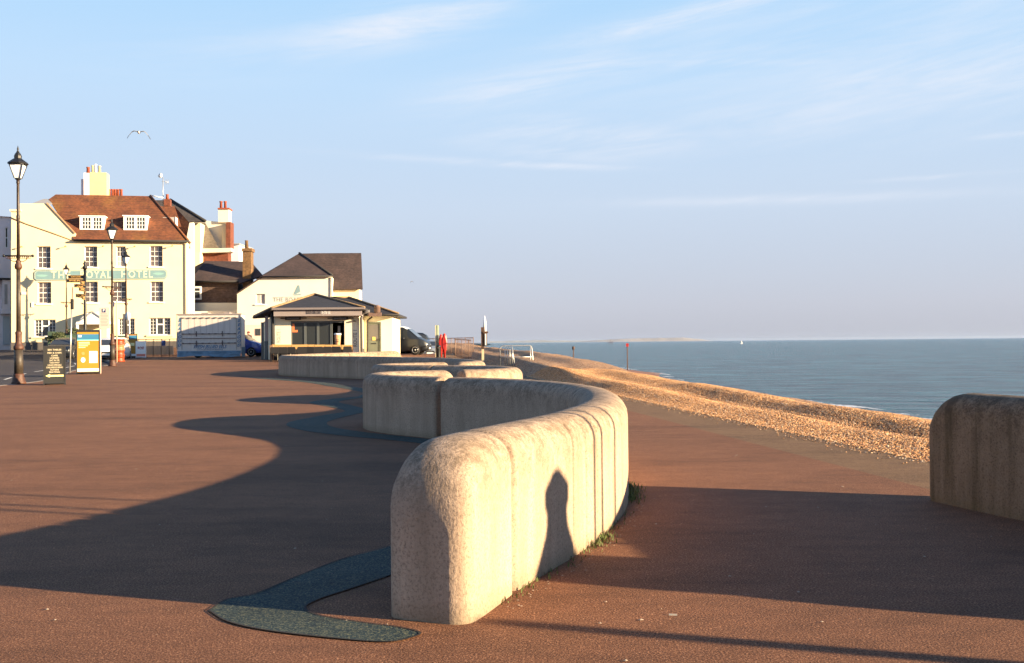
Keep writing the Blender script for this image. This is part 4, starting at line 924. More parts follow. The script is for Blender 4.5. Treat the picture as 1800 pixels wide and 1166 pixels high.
hull('roof', [cR0, cR, B1, B2, bR, bL+Vector((3, 0, 0)), cR-Vector((0, 0, .12)), cR0-Vector((0, 0, .12)), bR-Vector((0, 0, .12))], M_KROOF, kk)
hm = mat('hip_tile_tan', (.30, .19, .09), .8, noise=.4, nscale=6)
for a_, b_ in ((cFL, A1), (cFR, A1), (cL, cFL), (cR, B2), (B1, B2)): MB().tube([a_+Vector((0, -.02, .03)), b_+Vector((0, -.02, .03))], .065, 6).build('hip_tiles', hm, kk)
MB().tube([cR0+Vector((0, -.06, -.05)), cR+Vector((.02, -.06, -.05))], .06, 6).build('gutter', M_BLACKM, kk)
MB().tube([cL+Vector((-.02, -.06, -.06)), cFL+Vector((-.02, -.06, -.06))], .07, 6).build('gutter', M_BLACKM, kk)
v_ = MB(); x_, z_ = K.L(663, 544, .9); v_.lathe([(.02, z_-.22), (.19, z_-.18), (.19, z_+.16), (.22, z_+.18), (.05, z_+.26)], 12, c=(x_, .9)); v_.box(x_-.5, x_+.25, .8, 1.0, z_-.42, z_-.2); v_.build('extractor_fan', mat('fan_brown', (.16, .10, .08), .6), kk)
# the side lean-to posts at the left
kb('side_post', M_GREYF, (K.P(459, 600, 1.6).x, K.P(463, 600, 1.6).x, 1.6, 1.75, kg, zf-.3), (K.P(464.5, 600, .6).x, K.P(470, 600, .6).x, .6, .75, kg, K.Z(600, 467, .6)))
kb('side_panel', M_FASC, (K.P(466, 600, .8).x, K.P(471, 600, .8).x, .8, .9, kg, K.Z(556, 467, .8)))

# terrace in front of the kiosk
BA = Face(477, 56.2, 1, 0); tz = gz(-13, 56)
br = thing('terrace_screen', 'row of tan timber boards on black canvas panels before the cafe', 'screen', BA.o, BA.a)
xs_ = [477.5, 489.5, 512, 541, 552, 571, 585, 600, 619]
for k, (a_, b_) in enumerate(zip(xs_, xs_[1:])):
    t_ = 602+ (k*.25); x0_, x1_ = BA.X(a_)+.012, BA.X(b_)-.012
    MB().box(x0_, x1_, -.03, .03, BA.Z(t_+8), BA.Z(t_)).build('board', M_WOOD, br)
    MB().box(x0_+.05, x1_-.05, -.012, .012, tz+.06, BA.Z(t_+8)-.01).build('canvas_panel', M_BLACKM, br)
for a_ in xs_: x0_ = BA.X(a_); MB().box(x0_-.03, x0_+.03, .035, .095, tz-.02, BA.Z(604)).build('post', M_WOODD, br)
t = thing('timber_post', 'stout brown timber post at the left end of the cafe terrace', 'post', at(477.5, 600, 56).xy.to_3d()+Vector((0, 0, tz))); MB().box(-.09, .09, -.09, .09, -.05, BA.Z(603)-tz).build('post', mat('post_tan', (.30, .17, .09), .8, noise=.3, nscale=4), t)
# dark chairs backed on to the screen
def chair():
    t = thing('cafe_chair', '', 'chair', group='dark chairs along the cafe terrace')
    MB().box(-.22, .22, -.22, .2, .44, .48).build('seat', M_BLACKM, t)
    b = MB(); b.prism([(-.23, .48), (.23, .48), (.23, .78), (.19, .84), (-.19, .84), (-.23, .78)], -.25, -.215); b.build('backrest', M_BLACKM, t)
    for x in (-.2, .2):
        for y in (-.22, .18): MB().box(x-.016, x+.016, y-.016, y+.016, 0, .44).build('leg', M_BLACK, t)
    return t
ch = None
cl_ = ['leftmost dark cafe chair, beside the stout timber post', 'dark cafe chair second from the timber post', 'dark cafe chair third from the timber post, under the vertical sign', 'dark cafe chair under the left end of the cafe window', 'dark cafe chair under the middle of the cafe window', 'dark cafe chair under the third window pane', 'dark cafe chair under the open cafe doorway', 'dark cafe chair just right of the giant paper cup', 'rightmost dark cafe chair, beside the right vertical sign']
for k, px in enumerate((484, 499, 514, 532, 547, 561, 577, 593, 612)):
    p = at(px, 600, 55.7)
    if ch is None: ch = chair(); c_ = ch; c_.location = (p.x, p.y, gz(p.x, p.y)); c_['label'] = cl_[0]
    else: c_ = copy_tree(ch, (p.x, p.y, gz(p.x, p.y)), random.uniform(-.12, .12), cl_[k])
    c_.scale = (1.06+.1*(k % 2), 1, .98)
cp = at(593.5, 603, 56.6); t = thing('giant_cup', 'large brown takeaway coffee cup standing behind the terrace boards', 'cup', (cp.x, cp.y, 0)); zc0, zc1 = at(593, 606, 56.6).z, at(593, 588, 56.6).z
MB().lathe([(.13, zc0-.35), (.145, zc0), (.19, zc1-.04)], 20).build('cup_body', mat('cup_brown', (.48, .24, .12), .7), t); MB().lathe([(.20, zc1-.04), (.205, zc1+.01), (.19, zc1+.06)], 20).build('lid', M_WHITE, t); MB().lathe([(.15, zc0-.36), (.10, gz(-11, 57))], 10).build('stand', M_BLACKM, t)
MB().box(-.09, .10, -.185, -.165, zc0+.16, zc0+.19).build('cup_print', M_BLACKM, t); MB().box(-.06, .10, -.182, -.160, zc0+.26, zc0+.285).build('cup_print', M_BLACKM, t)

# ------------------------------------------------------------------ jellied eel stall trailer
T = Face(310, 64, 1, 0); tg = gz(-20, 64)
tr = thing('food_trailer', 'shuttered white seafood stall trailer with blue skirt and blue lettering', 'trailer', T.o, T.a)
tx0, tx1 = T.X(311), T.X(424); tz0, tz1 = tg+.28, T.Z(553.5, 370)
M_TRW = mat('trailer_white', (.62, .57, .52), .5, noise=.10, nscale=2, stretch=(4, 1, .3)); M_SKIRT = mat('blue_tarpaulin', (.15, .26, .36), .6, noise=.45, nscale=2.5, stretch=(1, 1, 2.5), bump=.6, bscale=4)
MB().box(tx0, tx1, 0, .95, tz0, tz1).build('body', M_TRW, tr)
mb = MB(); mb.box(tx0-.04, tx1+.04, -.05, .99, tz1, tz1+.07); mb.box(T.X(352), T.X(364), .2, .9, tz1+.07, tz1+.14); mb.box(T.X(392), T.X(402), .2, .9, tz1+.07, tz1+.14); mb.build('roof', M_FASC, tr)
fr = MB(); fr.box(tx0-.02, tx0+.05, -.04, -.0, tz0+.3, tz1); fr.box(tx1-.06, tx1+.01, -.04, -.0, tz0+.3, tz1); fr.box(T.X(319), T.X(320.2), -.03, 0, T.Z(615, 320), T.Z(558, 320)); fr.box(T.X(415), T.X(416.2), -.03, 0, T.Z(615, 416), T.Z(558, 416)); fr.box(T.X(320.2), T.X(415), -.03, 0, T.Z(559.5, 370), T.Z(558, 370)); fr.build('frame_trim', mat('trim_tan', (.40, .35, .30), .6), tr)
for k, (py, m_) in enumerate(((587, 1), (595, 0), (603.5, 1))):
    z = T.Z(py, 370); mb = MB(); mb.box(T.X(321), T.X(414.5), -.05, -.002, z-.02, z+.02)
    if m_:
        for j in range(9): x = lerp(T.X(322), T.X(413.5), j/8); mb.box(x-.06, x+.06, -.08, -.05, z-.035, z+.035)
        for j in (2, 6): x = lerp(T.X(322), T.X(413.5), j/8)+.02; mb.box(x-.03, x+.03, -.09, -.051, z-.17, z+.17)
    mb.build('shutter_bar', mat('bar_brown', (.13, .10, .095), .6), tr)
z = T.Z(558.8, 370); mb = MB(); 
for j in range(9): x = lerp(T.X(322), T.X(413.5), j/8); mb.box(x-.07, x+.07, -.07, -.031, z-.04, z+.03)
mb.build('shutter_hinge', mat('bar_brown', (.13, .10, .095), .6), tr)['kind'] = 'stuff'
for j in range(1, 9): x = lerp(T.X(321), T.X(414.5), j/9); MB().box(x-.006, x+.006, -.006, -.001, T.Z(586, 370), T.Z(560, 370)).build('panel_joint', M_FASC, tr)
sv = []; sf = []; N = 40
for i in range(N+1):
    x = lerp(tx0+.02, tx1-.02, i/N); y = -.05-.03*math.sin(i*1.1)-.02*math.sin(i*2.7); zt_ = T.Z(617, 370); zb_ = tg+.02+.10*abs(math.sin(i*.09+.4))
    sv += [(x, -.03, zt_), (x, y, (zt_+zb_)/2+.05*math.sin(i*.8)), (x, y-.05, zb_)]
for i in range(N): sf += [(i*3, i*3+1, i*3+4, i*3+3), (i*3+1, i*3+2, i*3+5, i*3+4)]
MB().add(sv, sf, True).build('skirt', M_SKIRT, tr)
mb = MB(); mb.box(tx1+.002, tx1+.02, 0, .95, tg+.05, tz0+.4); mb.build('skirt_end', M_SKIRT, tr)
M_BL = mat('blue_lettering', (.05, .16, .30), .6)
x0_, z = T.L(340, 610.3); x1_, _ = T.L(398, 610); text('lettering', 'FRESH JELLIED EELS', .30, M_BL, tr, ((x0_+x1_)/2, -.012, z), width=x1_-x0_, shear=.3, bold=.006, spacing=1.05)
x0_, z = T.L(346, 615.2); x1_, _ = T.L(392, 615.2); text('lettering', 'COCKLES WHELKS PRAWNS', .10, M_BL, tr, ((x0_+x1_)/2, -.012, z), width=x1_-x0_)
for px, body in ((315.3, 'SEAFOOD'), (419.8, 'SEAFOOD')):
    for i, ch_ in enumerate(body): x, z = T.L(px, 564+i*7.2); text('lettering', ch_, .26, M_BL, tr, (x, -.045 if px > 400 else -.012, z), shear=.3, bold=.008)
for x in (tx0+1.2, tx1-1.2): 
    w_ = MB(); w_.lathe([(.05, -.09), (.27, -.09), (.30, -.06), (.30, .06), (.27, .09), (.05, .09)], 18); o = w_.build('wheel', M_TYRE, tr); o.rotation_euler = (R(90), 0, 0); o.location = (x, .5, tg+.30)

# ------------------------------------------------------------------ vehicles
def car(name, label, kind, loc, rz, paint, L=4.0, Wd=1.75, H=1.5, roofm=None, tail=None, group='parked cars and vans'):
    """profile stations along x (front at +x): (x/L, sill, belt, roof, half-width factor)"""
    if kind == 'hatch': st = [(-.5, .35, .80, .82, .80), (-.485, .25, .92, .96, .90), (-.44, .22, .95, 1.20, .96), (-.36, .2, .96, 1.44, 1), (-.2, .2, .96, 1.5, 1), (.02, .2, .95, 1.49, 1), (.14, .2, .94, 1.36, 1), (.30, .2, .92, .98, 1), (.42, .22, .82, .86, .95), (.485, .25, .68, .70, .84), (.5, .34, .58, .6, .78)]
    elif kind == 'van': st = [(-.5, .35, 1.0, 1.80, .93), (-.49, .25, 1.05, 1.93, .97), (-.4, .22, 1.05, 1.95, 1), (0, .22, 1.05, 1.95, 1), (.16, .22, 1.05, 1.90, 1), (.22, .22, 1.05, 1.76, 1), (.37, .22, 1.03, 1.15, 1), (.44, .25, .96, 1.0, .95), (.485, .28, .80, .82, .87), (.5, .36, .68, .70, .80)]
    else: st = [(-.5, .45, .9, .92, .85), (-.485, .35, 1.0, 1.1, .93), (-.44, .3, 1.02, 1.42, .97), (-.38, .3, 1.02, 1.58, 1), (-.2, .3, 1.02, 1.62, 1), (.05, .3, 1.0, 1.6, 1), (.16, .3, 1.0, 1.46, 1), (.30, .3, .98, 1.06, 1), (.42, .3, .92, .96, .96), (.485, .32, .78, .8, .86), (.5, .4, .66, .68, .8)]
    hs_ = H/max(s[3] for s in st); hw0 = Wd/2
    t = thing(name, label, 'van' if kind == 'van' else 'car', loc, rz, group)
    def row(s):
        x, sill, belt, roof, w = s; x *= L; sill, belt, roof = sill*hs_, belt*hs_, roof*hs_; hw = hw0*w; cab = roof-belt; rw = hw*(1-.22*min(1, cab/.5)) if cab > .05 else hw*.96
        if kind == 'van': rw = hw*(1-.10*min(1, cab/.5)) if cab > .05 else hw*.96
        half = [(0, sill), (hw*.9, sill), (hw, sill+.12), (hw*1.0, (sill+belt)/2+.05), (hw*.975, belt), (rw, roof-.05 if cab > .1 else roof-.012), (rw*.86, roof), (0, roof+.015)]
        return [(x, -y, z) for y, z in half]+[(x, y, z) for y, z in reversed(half[1:-1])]
    rows = [row(s) for s in st]; n_ = len(rows[0]); v = [q for r_ in rows for q in r_]; f = []
    for i in range(len(rows)-1):
        for k in range(n_): k2 = (k+1) % n_; f.append((i*n_+k, i*n_+k2, (i+1)*n_+k2, (i+1)*n_+k))
    f.append(tuple(range(n_))); f.append(tuple((len(rows)-1)*n_+k for k in range(n_-1, -1, -1)))
    bmb = MB().add(v, f, True)
    if roofm:
        for i in range(len(rows)-1):
            for k in (5, 6, 7, 8):
                if st[i][3] > 1.7 and st[i+1][3] > 1.7: bmb.mi[i*n_+k] = 1
    bmb.build('body', [paint, roofm or paint], t)
    # side glass and screens, proud of the shell
    mid = [i for i in range(len(st)) if st[i][3]-st[i][2] > .35*(1 if kind != 'van' else 1)]
    for sgn in (0, 1):
        for i in mid[:-1]:
            if i+1 not in mid: continue
            if kind == 'van' and st[i+1][0] < .05: continue
            def pt(i_, w_):
                a = Vector(rows[i_][4]); b_ = Vector(rows[i_][5]); q = a.lerp(b_, w_); q.y = -abs(q.y)-.008
                if sgn: q.y = -q.y
                return q
            A, B, D, E_ = pt(i, .12), pt(i+1, .12), pt(i+1, .88), pt(i, .88)
            A, B, D, E_ = A.lerp(B, .05), B.lerp(A, .05), D.lerp(E_, .05), E_.lerp(D, .05)
            MB().add([A, B, D, E_], [(0, 1, 2, 3)]).build('side_window', M_GLASS, t)
    last = mid[-1]
    def screen(i, j, nm):
        a0, a1 = Vector(rows[i][6]), Vector(rows[j][6]); w0, w1 = abs(rows[i][5][1])*.95, abs(rows[j][5][1])*.93
        d_ = (a1-a0).normalized(); up = Vector((-d_.z, 0, d_.x)); up = up if up.z > 0 else -up
        p0, p1 = a0.lerp(a1, .06)+up*.02, a1.lerp(a0, .04)+up*.02
        MB().add([(p0.x, -w0, p0.z), (p0.x, w0, p0.z), (p1.x, w1, p1.z), (p1.x, -w1, p1.z)], [(0, 1, 2, 3)]).build(nm, M_GLASS, t)
    fi = [i for i in range(len(st)-1) if st[i][0] > .1 and st[i][3]-st[i+1][3] > .25]
    if fi: screen(fi[0], fi[0]+1, 'windscreen')
    screen(3 if kind != 'van' else 1, 2 if kind != 'van' else 0, 'rear_window') if kind != 'van' else None
    wr = .32 if kind == 'hatch' else .34
    for x in (-.31*L, .33*L):
        for s in (-1, 1):
            w_ = MB(); w_.lathe([(.19, -.10), (wr-.02, -.10), (wr, -.07), (wr, .07), (wr-.02, .10), (.19, .10)], 24); w_ = w_.build('wheel', M_TYRE, t); w_.rotation_euler = (R(90), 0, 0); w_.location = (x, s*(hw0-.09), wr)
            r_ = MB(); r_.lathe([(.02, -.105*s), (.06, -.115*s), (.06, -.10*s)] if 0 else [(.05, 0), (.05, .02)], 10)
            for k in range(5):
                a = 2*math.pi*k/5; ca, sa = math.cos(a), math.sin(a); r_.add([(ca*.04-sa*.03, sa*.04+ca*.03, .0), (ca*.04+sa*.03, sa*.04-ca*.03, .0), (ca*.2+sa*.03, sa*.2-ca*.03, .0), (ca*.2-sa*.03, sa*.2+ca*.03, .0)], [(0, 1, 2, 3)])
            r_.tube([(.195*math.cos(q_), .195*math.sin(q_), 0) for q_ in [2*math.pi*i/20 for i in range(20)]], .018, 5, closed=True)
            o = r_.build('rim', M_RIM, w_); o.location = (0, 0, s*-.10); MB().lathe([(.19, -.01), (.19, .01)], 20).build('hub_shade', M_DARK, w_).location = (0, 0, -s*.09)
    xf = L/2; 
    for s in (-1, 1):
        h_ = MB(); y = s*hw0*.62; zz = st[-2][2]*hs_-.06
        h_.add([(xf-.02, y-.20, zz-.07), (xf-.02, y+.16, zz-.09), (xf-.22, y+.22*s+.05*s, zz+.10), (xf-.10, y-.18, zz+.05), (xf+.015, y-.16, zz-.05), (xf-.0, y+.12, zz-.06), (xf-.16, y+.20*s, zz+.09), (xf-.06, y-.12, zz+.05)], [(0, 1, 2, 3), (4, 5, 6, 7), (0, 1, 5, 4), (1, 2, 6, 5), (2, 3, 7, 6), (3, 0, 4, 7)])
        h_.build('headlight', mat('headlight', (.75, .78, .8), .1), t)
        MB().box(-L/2-.012, -L/2+.05, s*hw0*.70-.12, s*hw0*.70+.12, .72*hs_+.1, .88*hs_+.12).build('tail_light', M_REDP, t)
        m_ = MB(); m_.lathe([(.01, -.07), (.075, -.055), (.085, .03), (.05, .07), (.01, .08)], 8); m_ = m_.build('mirror', paint, t); m_.location = (.17*L, s*(hw0+.09), st[6][2]*hs_+.08)
    g_ = MB(); g_.box(xf-.03, xf+.012, -hw0*.38, hw0*.38, .46*hs_, .60*hs_); g_.box(xf-.03, xf+.014, -hw0*.55, hw0*.55, .24*hs_+.03, .36*hs_); g_.build('grille', M_BLACKM, t)
    MB().box(xf+.0, xf+.022, -.26, .26, .385*hs_, .385*hs_+.11).build('number_plate', M_WHITE, t); MB().box(-xf-.022, -xf+.0, -.26, .26, .62*hs_, .62*hs_+.11).build('number_plate', mat('yellow_plate', (.7, .55, .05), .5), t)
    return t
p = at(467, 600, 67.0); car('parked_car', 'bright blue hatchback parked behind the right end of the stall trailer', 'hatch', (p.x-2.05, p.y, gz(p.x-2, p.y)), R(-3), M_BLUEC, 4.1, 1.75, 1.62)
p = at(755, 600, 68.5); car('parked_van', 'black van with white roof, nose pointing right beside the kiosk', 'van', (p.x-2.42, p.y, gz(p.x, p.y)), R(-5), M_BLACKC, 4.9, 1.9, 1.98, roofm=M_WHITEC)
p = at(757, 600, 77); car('parked_car', 'dark estate car behind the black van, tail towards the railings', 'suv', (p.x-2.3, p.y, gz(p.x, p.y)), R(180), M_BLACKC, 4.5, 1.85, 1.62)
p = at(762, 600, 73); car('parked_car', 'silver grey car just right of the black van, low bonnet showing', 'hatch', (p.x-.4, p.y+2.2, gz(p.x, p.y)-.35), R(-86), mat('silver_car_paint', (.22, .24, .26), .3, coat=.7), 4.0, 1.7, 1.4)
p = at(178, 600, 61.5); car('parked_car', 'white car parked facing the camera behind the yellow poster board', 'hatch', (p.x-.1, p.y+2.0, gz(p.x, p.y)-.10), R(-90+12), M_WHITEC, 4.0, 1.75, 1.50)
p = at(118, 600, 72); car('parked_car', 'dark car parked in front of the hotel between the two boards', 'suv', (p.x, p.y, gz(p.x, p.y)-.1), R(-82), M_BLACKC, 4.4, 1.8, 1.5)

# ------------------------------------------------------------------ promenade boards, posts, signs
def aframe(label, px0, px1, pyt, pyb, frame, panel, rz, cat='sign board', name='pavement_sign', round_top=False, shift=0):
    g_ = ground((px0+px1)/2, pyb); s = 1750/g_.y; w = (px1-px0)/s*math.cos(rz); h = (pyb-pyt)/s
    t = thing(name, label, cat, g_, rz); hw = w/2; b_ = .045; ty = .16
    def lean(z): return ty*z/h           # front panel leans back
    def pan(nm, x0, x1, z0, z1, m, pr=0, y_=0):
        v = [(x0, lean(z0)-.02-pr, z0), (x1, lean(z0)-.02-pr, z0), (x1, lean(z1)-.02-pr, z1), (x0, lean(z1)-.02-pr, z1)]; v += [(x, y+.018, z) for x, y, z in v]
        return MB().add(v, [(0, 1, 2, 3), (7, 6, 5, 4), (0, 4, 5, 1), (1, 5, 6, 2), (2, 6, 7, 3), (3, 7, 4, 0)]).build(nm, m, t)
    for x0, x1, z0, z1 in ((-hw, -hw+b_, 0, h), (hw-b_, hw, 0, h), (-hw+b_, hw-b_, h-b_, h), (-hw+b_, hw-b_, .05, .05+b_)): pan('frame', x0, x1, z0, z1, frame, .012)
    fp = pan('panel', -hw+b_, hw-b_, .05+b_, h-b_, panel)
    v = [(-hw, 2*ty+.22-.0, 0), (hw, 2*ty+.22, 0), (hw, ty+.01, h-.03), (-hw, ty+.01, h-.03)]; v += [(x, y+.02, z) for x, y, z in v]
    MB().add(v, [(0, 1, 2, 3), (7, 6, 5, 4), (0, 4, 5, 1), (1, 5, 6, 2), (2, 6, 7, 3), (3, 7, 4, 0)]).build('rear_panel', frame, t)
    return t, fp, w, h, lean, pan
A, fp, w, h, lean, pan = aframe('black chalkboard style menu board with pale lettering and a yellow arrow', 76, 116, 608, 677, M_BLACK, mat('chalk_black', (.009, .009, .009), .75), R(25))
lm = mat('menu_letters', (.42, .36, .24), .7); tilt = math.atan(.16/h)
lines = [('DUNKERLEYS', .80, .895), ('FISH & CHIPS', .76, .815), ('CAFE', .36, .745), ('LICENSED', .50, .685), ('EAT IN OR', .54, .625), ('TAKE AWAY', .56, .565), ('LUNCH SPECIALS', .74, .505), ("CHILDREN'S MENU", .90, .445), ('OUTSIDE', .48, .385), ('SEATING', .58, .325)]
lines[0] = ('SEA TABLES', .74, .895)
for body, wf, zf_ in lines:
    z = h*zf_; text('lettering', body, .068, lm, fp, (0, lean(z)-.024, z), rot=(R(90)-tilt, 0, 0), width=wf*(w-.12), bold=.002, extrude=.002)
z = h*.235; y = lean(z)-.026; sc_ = w*.40
MB().add([(-sc_, y, z), (-sc_*.5, y, z+.055), (-sc_*.5, y, z+.026), (sc_, y, z+.026), (sc_, y, z-.026), (-sc_*.5, y, z-.026), (-sc_*.5, y, z-.055)], [(0, 1, 2, 3, 4, 5, 6)]).build('arrow', mat('arrow_yellow', (.85, .72, .28), .6), fp)
A, fp, w, h, lean, pan = aframe('large black framed poster board with yellow and blue advert', 134, 176, 582, 658, M_BLACK, M_YELLOW, R(22))
fx0, fx1 = -w/2+.045, w/2-.045; 
def q_(nm, u0, u1, v0, v1, m, pr=.004, par=None): o = pan(nm, lerp(fx0, fx1, u0), lerp(fx0, fx1, u1), h*v0, h*v1, m, pr); return o
q_('poster_band', 0, 1, .80, .925, M_PBLUE); q_('poster_wave', 0, 1, .775, .80, mat('poster_teal', (.15, .45, .45), .5)); q_('poster_footer', 0, 1, .065, .13, M_WHITE)
q_('poster_card', .55, .93, .26, .53, M_WHITE, .006); q_('poster_logo', .05, .20, .86, .90, M_WHITE, .006)
for k, (v0, wd) in enumerate(((.725, .5), (.69, .5), (.65, .42), (.61, .3))): q_('poster_text', .07, .07+wd, v0, v0+.018, mat('poster_cream', (.85, .75, .35), .5), .006)
ob = MB(); 
def disc(mb, x, z, r, y, sx=1): mb.add([(x+r*sx*math.cos(a), y+lean(z+r*math.sin(a)), z+r*math.sin(a)) for a in [k*math.pi/8 for k in range(16)]], [tuple(range(16))])
xf_ = lerp(fx0, fx1, .27); disc(ob, xf_, h*.48, .07, -.028); ob.build('poster_figure_head', mat('poster_brown', (.50, .22, .06), .6), A); ob = MB(); disc(ob, xf_, h*.33, .11, -.029, .8); ob.build('poster_figure', M_WHITE, A)
pan('top_cap', -w/2+.02, w/2-.02, h-.01, h+.05, M_BLACK, .0)
A, fp, w, h, lean, pan = aframe('small yellow and blue poster board beside the third lamp', 226, 241.5, 587, 629, M_BLACKM, M_YELLOW, R(18)); fx0, fx1 = -w/2+.045, w/2-.045
q_('poster_band', 0, 1, .78, .93, M_PBLUE); q_('poster_footer', 0, 1, .07, .16, M_WHITE); q_('poster_text', .15, .7, .5, .62, mat('poster_cream', (.85, .75, .35), .5), .006)
A, fp, w, h, lean, pan = aframe('white rounded sign board with red lettering beside the small poster board', 238.5, 257, 600, 629.5, M_WHITE, M_WHITE, R(22)); fx0, fx1 = -w/2+.045, w/2-.045
q_('sign_footer', 0, 1, .09, .24, mat('faded_red', (.70, .22, .15), .6)); z = h*.58; text('lettering', 'ROSE', .26, M_REDP, fp, (0, lean(z)-.026, z), width=.72*(w-.1), bold=.006)

def pole(label, px, top, base, r, m, cat='pole', lean_=0, name='signpost', g=None):
    g_ = ground(px, base); zt = at(px, top, g_.y).z; t = thing(name, label, cat, g_, 0, g)
    MB().tube([(0, 0, -.03), (lean_, 0, zt-g_.z)], r, 10).build('pole', m, t); return t, zt-g_.z, g_
# finger post
g_ = ground(150, 648); t = thing('finger_post', 'black finger signpost with a pointed finial and gold edged arms', 'signpost', g_); zz = lambda py: at(150, py, g_.y).z-g_.z
MB().lathe([(.13, 0), (.13, .15), (.075, .22), (.068, zz(540)), (.06, zz(475))], 14).build('post', M_BLACK, t)
MB().lathe([(.06, zz(475)), (.11, zz(471)), (.11, zz(469)), (.05, zz(467)), (.085, zz(463.5)), (.04, zz(461)), (.01, zz(457))], 12).build('finial', M_BLACK, t)
s_ = 1750/g_.y
def finger(px0, px1, py, rz, body):
    z = zz(py); ln = abs(px1-px0)/s_ if rz in (0,) else .85
    o = MB().prism([(-.07, z-.075), (-ln, z-.075), (-ln-.0, z+.075), (-.07, z+.075)], -.02, .02).build('finger', M_BLACK, t); o.rotation_euler = (0, 0, rz)
    e = MB().box(-.07, -ln, -.024, .024, z-.088, z-.074).m(0).box(-.07, -ln, -.024, .024, z+.074, z+.088).build('finger_edge', mat('gold_paint', (.62, .36, .10), .5), o)
    text('lettering', body, .11, mat('gold_paint', (.62, .36, .10), .5), o, (-ln*.55, -.023, z), width=ln*.6)
    return o
finger(121, 150, 487, 0, 'TOWN CENTRE'); finger(118, 150, 490.8+3, R(10), 'PIER')
for k, (py, rz) in enumerate(((499, 100), (504, 80), (510, 96), (516, 112), (521, 85), (524.5, 104))): finger(0, 1, py, R(rz), ('PIER', 'CASTLE', 'STATION', 'PARKING', 'TOILETS', 'MUSEUM')[k])
# other posts
t, hh, g_ = pole('slim pale leaning pole just left of the yellow poster board', 122.5, 545, 656, .035, M_STEEL, lean_=.10)
z = at(127, 505, g_.y).z-g_.z; MB().tube([(.10, 0, hh-.1), (.13, 0, hh+.55), (.15, 0, z)], .018, 6).build('upper_rod', M_RUST, t); z1, z2 = at(127, 544, g_.y).z-g_.z, at(127, 526, g_.y).z-g_.z; MB().box(.09, .19, -.10, .02, z1, z2).build('sign_box', M_BLACKM, t)
t, hh, g_ = pole('pale pink post with a cream parking tariff board and blue parking symbol', 176.5, 545, 657, .035, mat('pinkish_post', (.62, .48, .40), .6))
s_ = 1750/g_.y; x0_ = 0; zt, zb_ = at(184, 541, g_.y).z-g_.z, at(184, 578, g_.y).z-g_.z
bd = MB().box(-.02, 17/s_, -.05, -.035, zb_, zt).build('tariff_board', mat('tariff_cream', (.72, .58, .48), .6), t)
bl = MB().box(4/s_, 10.5/s_, -.056, -.051, zt-8.5/s_, zt-2/s_).build('parking_symbol', M_PNAVY, bd); text('lettering', 'P', .17, M_WHITE, bl, (7.2/s_, -.06, zt-5.2/s_), bold=.004)
for k in range(9): zl_ = zt-(11+k*2.6)/s_; MB().box(2/s_, (13+((k*5) % 3))/s_, -.054, -.051, zl_-.008, zl_+.008).build('tariff_line', mat('tariff_ink', (.40, .28, .26), .7), bd)
t, hh, g_ = pole('thin tan post with a small blue parking sign right of the second lamp', 205.5, 527, 637, .035, mat('tan_post', (.55, .40, .27), .6)); s_ = 1750/g_.y
z = at(198, 535, g_.y).z-g_.z; o = MB().box(-9/s_, -3.5/s_, -.03, -.01, z-.14, z+.14).build('parking_sign', M_PNAVY, t)
t, hh, g_ = pole('dark pole carrying two grey sign backs in front of the hotel', 98, 538, 608, .04, M_BLACKM); s_ = 1750/g_.y
for s in (-1, 1): MB().box(s*.05, s*.42, -.03, -.01, hh-1.0, hh).build('sign_back', M_STEEL, t)
x = 111-98
t, hh, g_ = pole('short grey sign post left of the hotel porch', 113, 561, 600, .03, M_STEEL); s_ = 1750/g_.y; MB().box(-.32, .28, -.03, -.01, hh-.48, hh).build('notice_panel', mat('notice_grey', (.30, .32, .30), .6), t)
# white round notice fixed to the third lamp
p = at(225, 556, 69.2); t = MB().lathe([(.20, 0), (.20, .02)], 20).build('lamp_notice', M_WHITE); t.location = p; t.rotation_euler = (R(90), 0, 0); t.scale = (.9, 1.5, 1); tag(t, 'small white notice strapped to the third lamp post', 'notice')
# hotel door panel, dark banner, windbreaks in front of the hotel
HB = Face(80, 76.5, 11, 0)
t = thing('windbreak', 'green canvas windbreak panels with planting in front of the hotel', 'windbreak', HB.o, HB.a)
MG = mat('green_canvas', (.05, .09, .06), .8, noise=.3, nscale=2)
for k, (a_, b_, ty_) in enumerate(((84, 97, 583), (97.3, 111, 584), (111.3, 124, 586), (124.3, 137, 587), (202, 213, 590), (213.3, 223, 590))): mb = MB(); HB.box(mb, a_, ty_, b_, 606, 0, .05, zb=.6); mb.build('panel', MG, t)
mb = MB(); HB.box(mb, 216, 552, 222.5, 588, -.1, .0); o = mb.build('banner', mat('dark_banner', (.05, .055, .07), .7)); o.location = HB.o; o.rotation_euler = (0, 0, HB.a); tag(o, 'tall dark banner flag standing against the hotel right windows', 'banner')
mb = MB(); HB.box(mb, 222.5, 550, 224, 606, -.08, -.04, zb=.6); q2 = mb.build('banner_pole', M_STEEL, o)
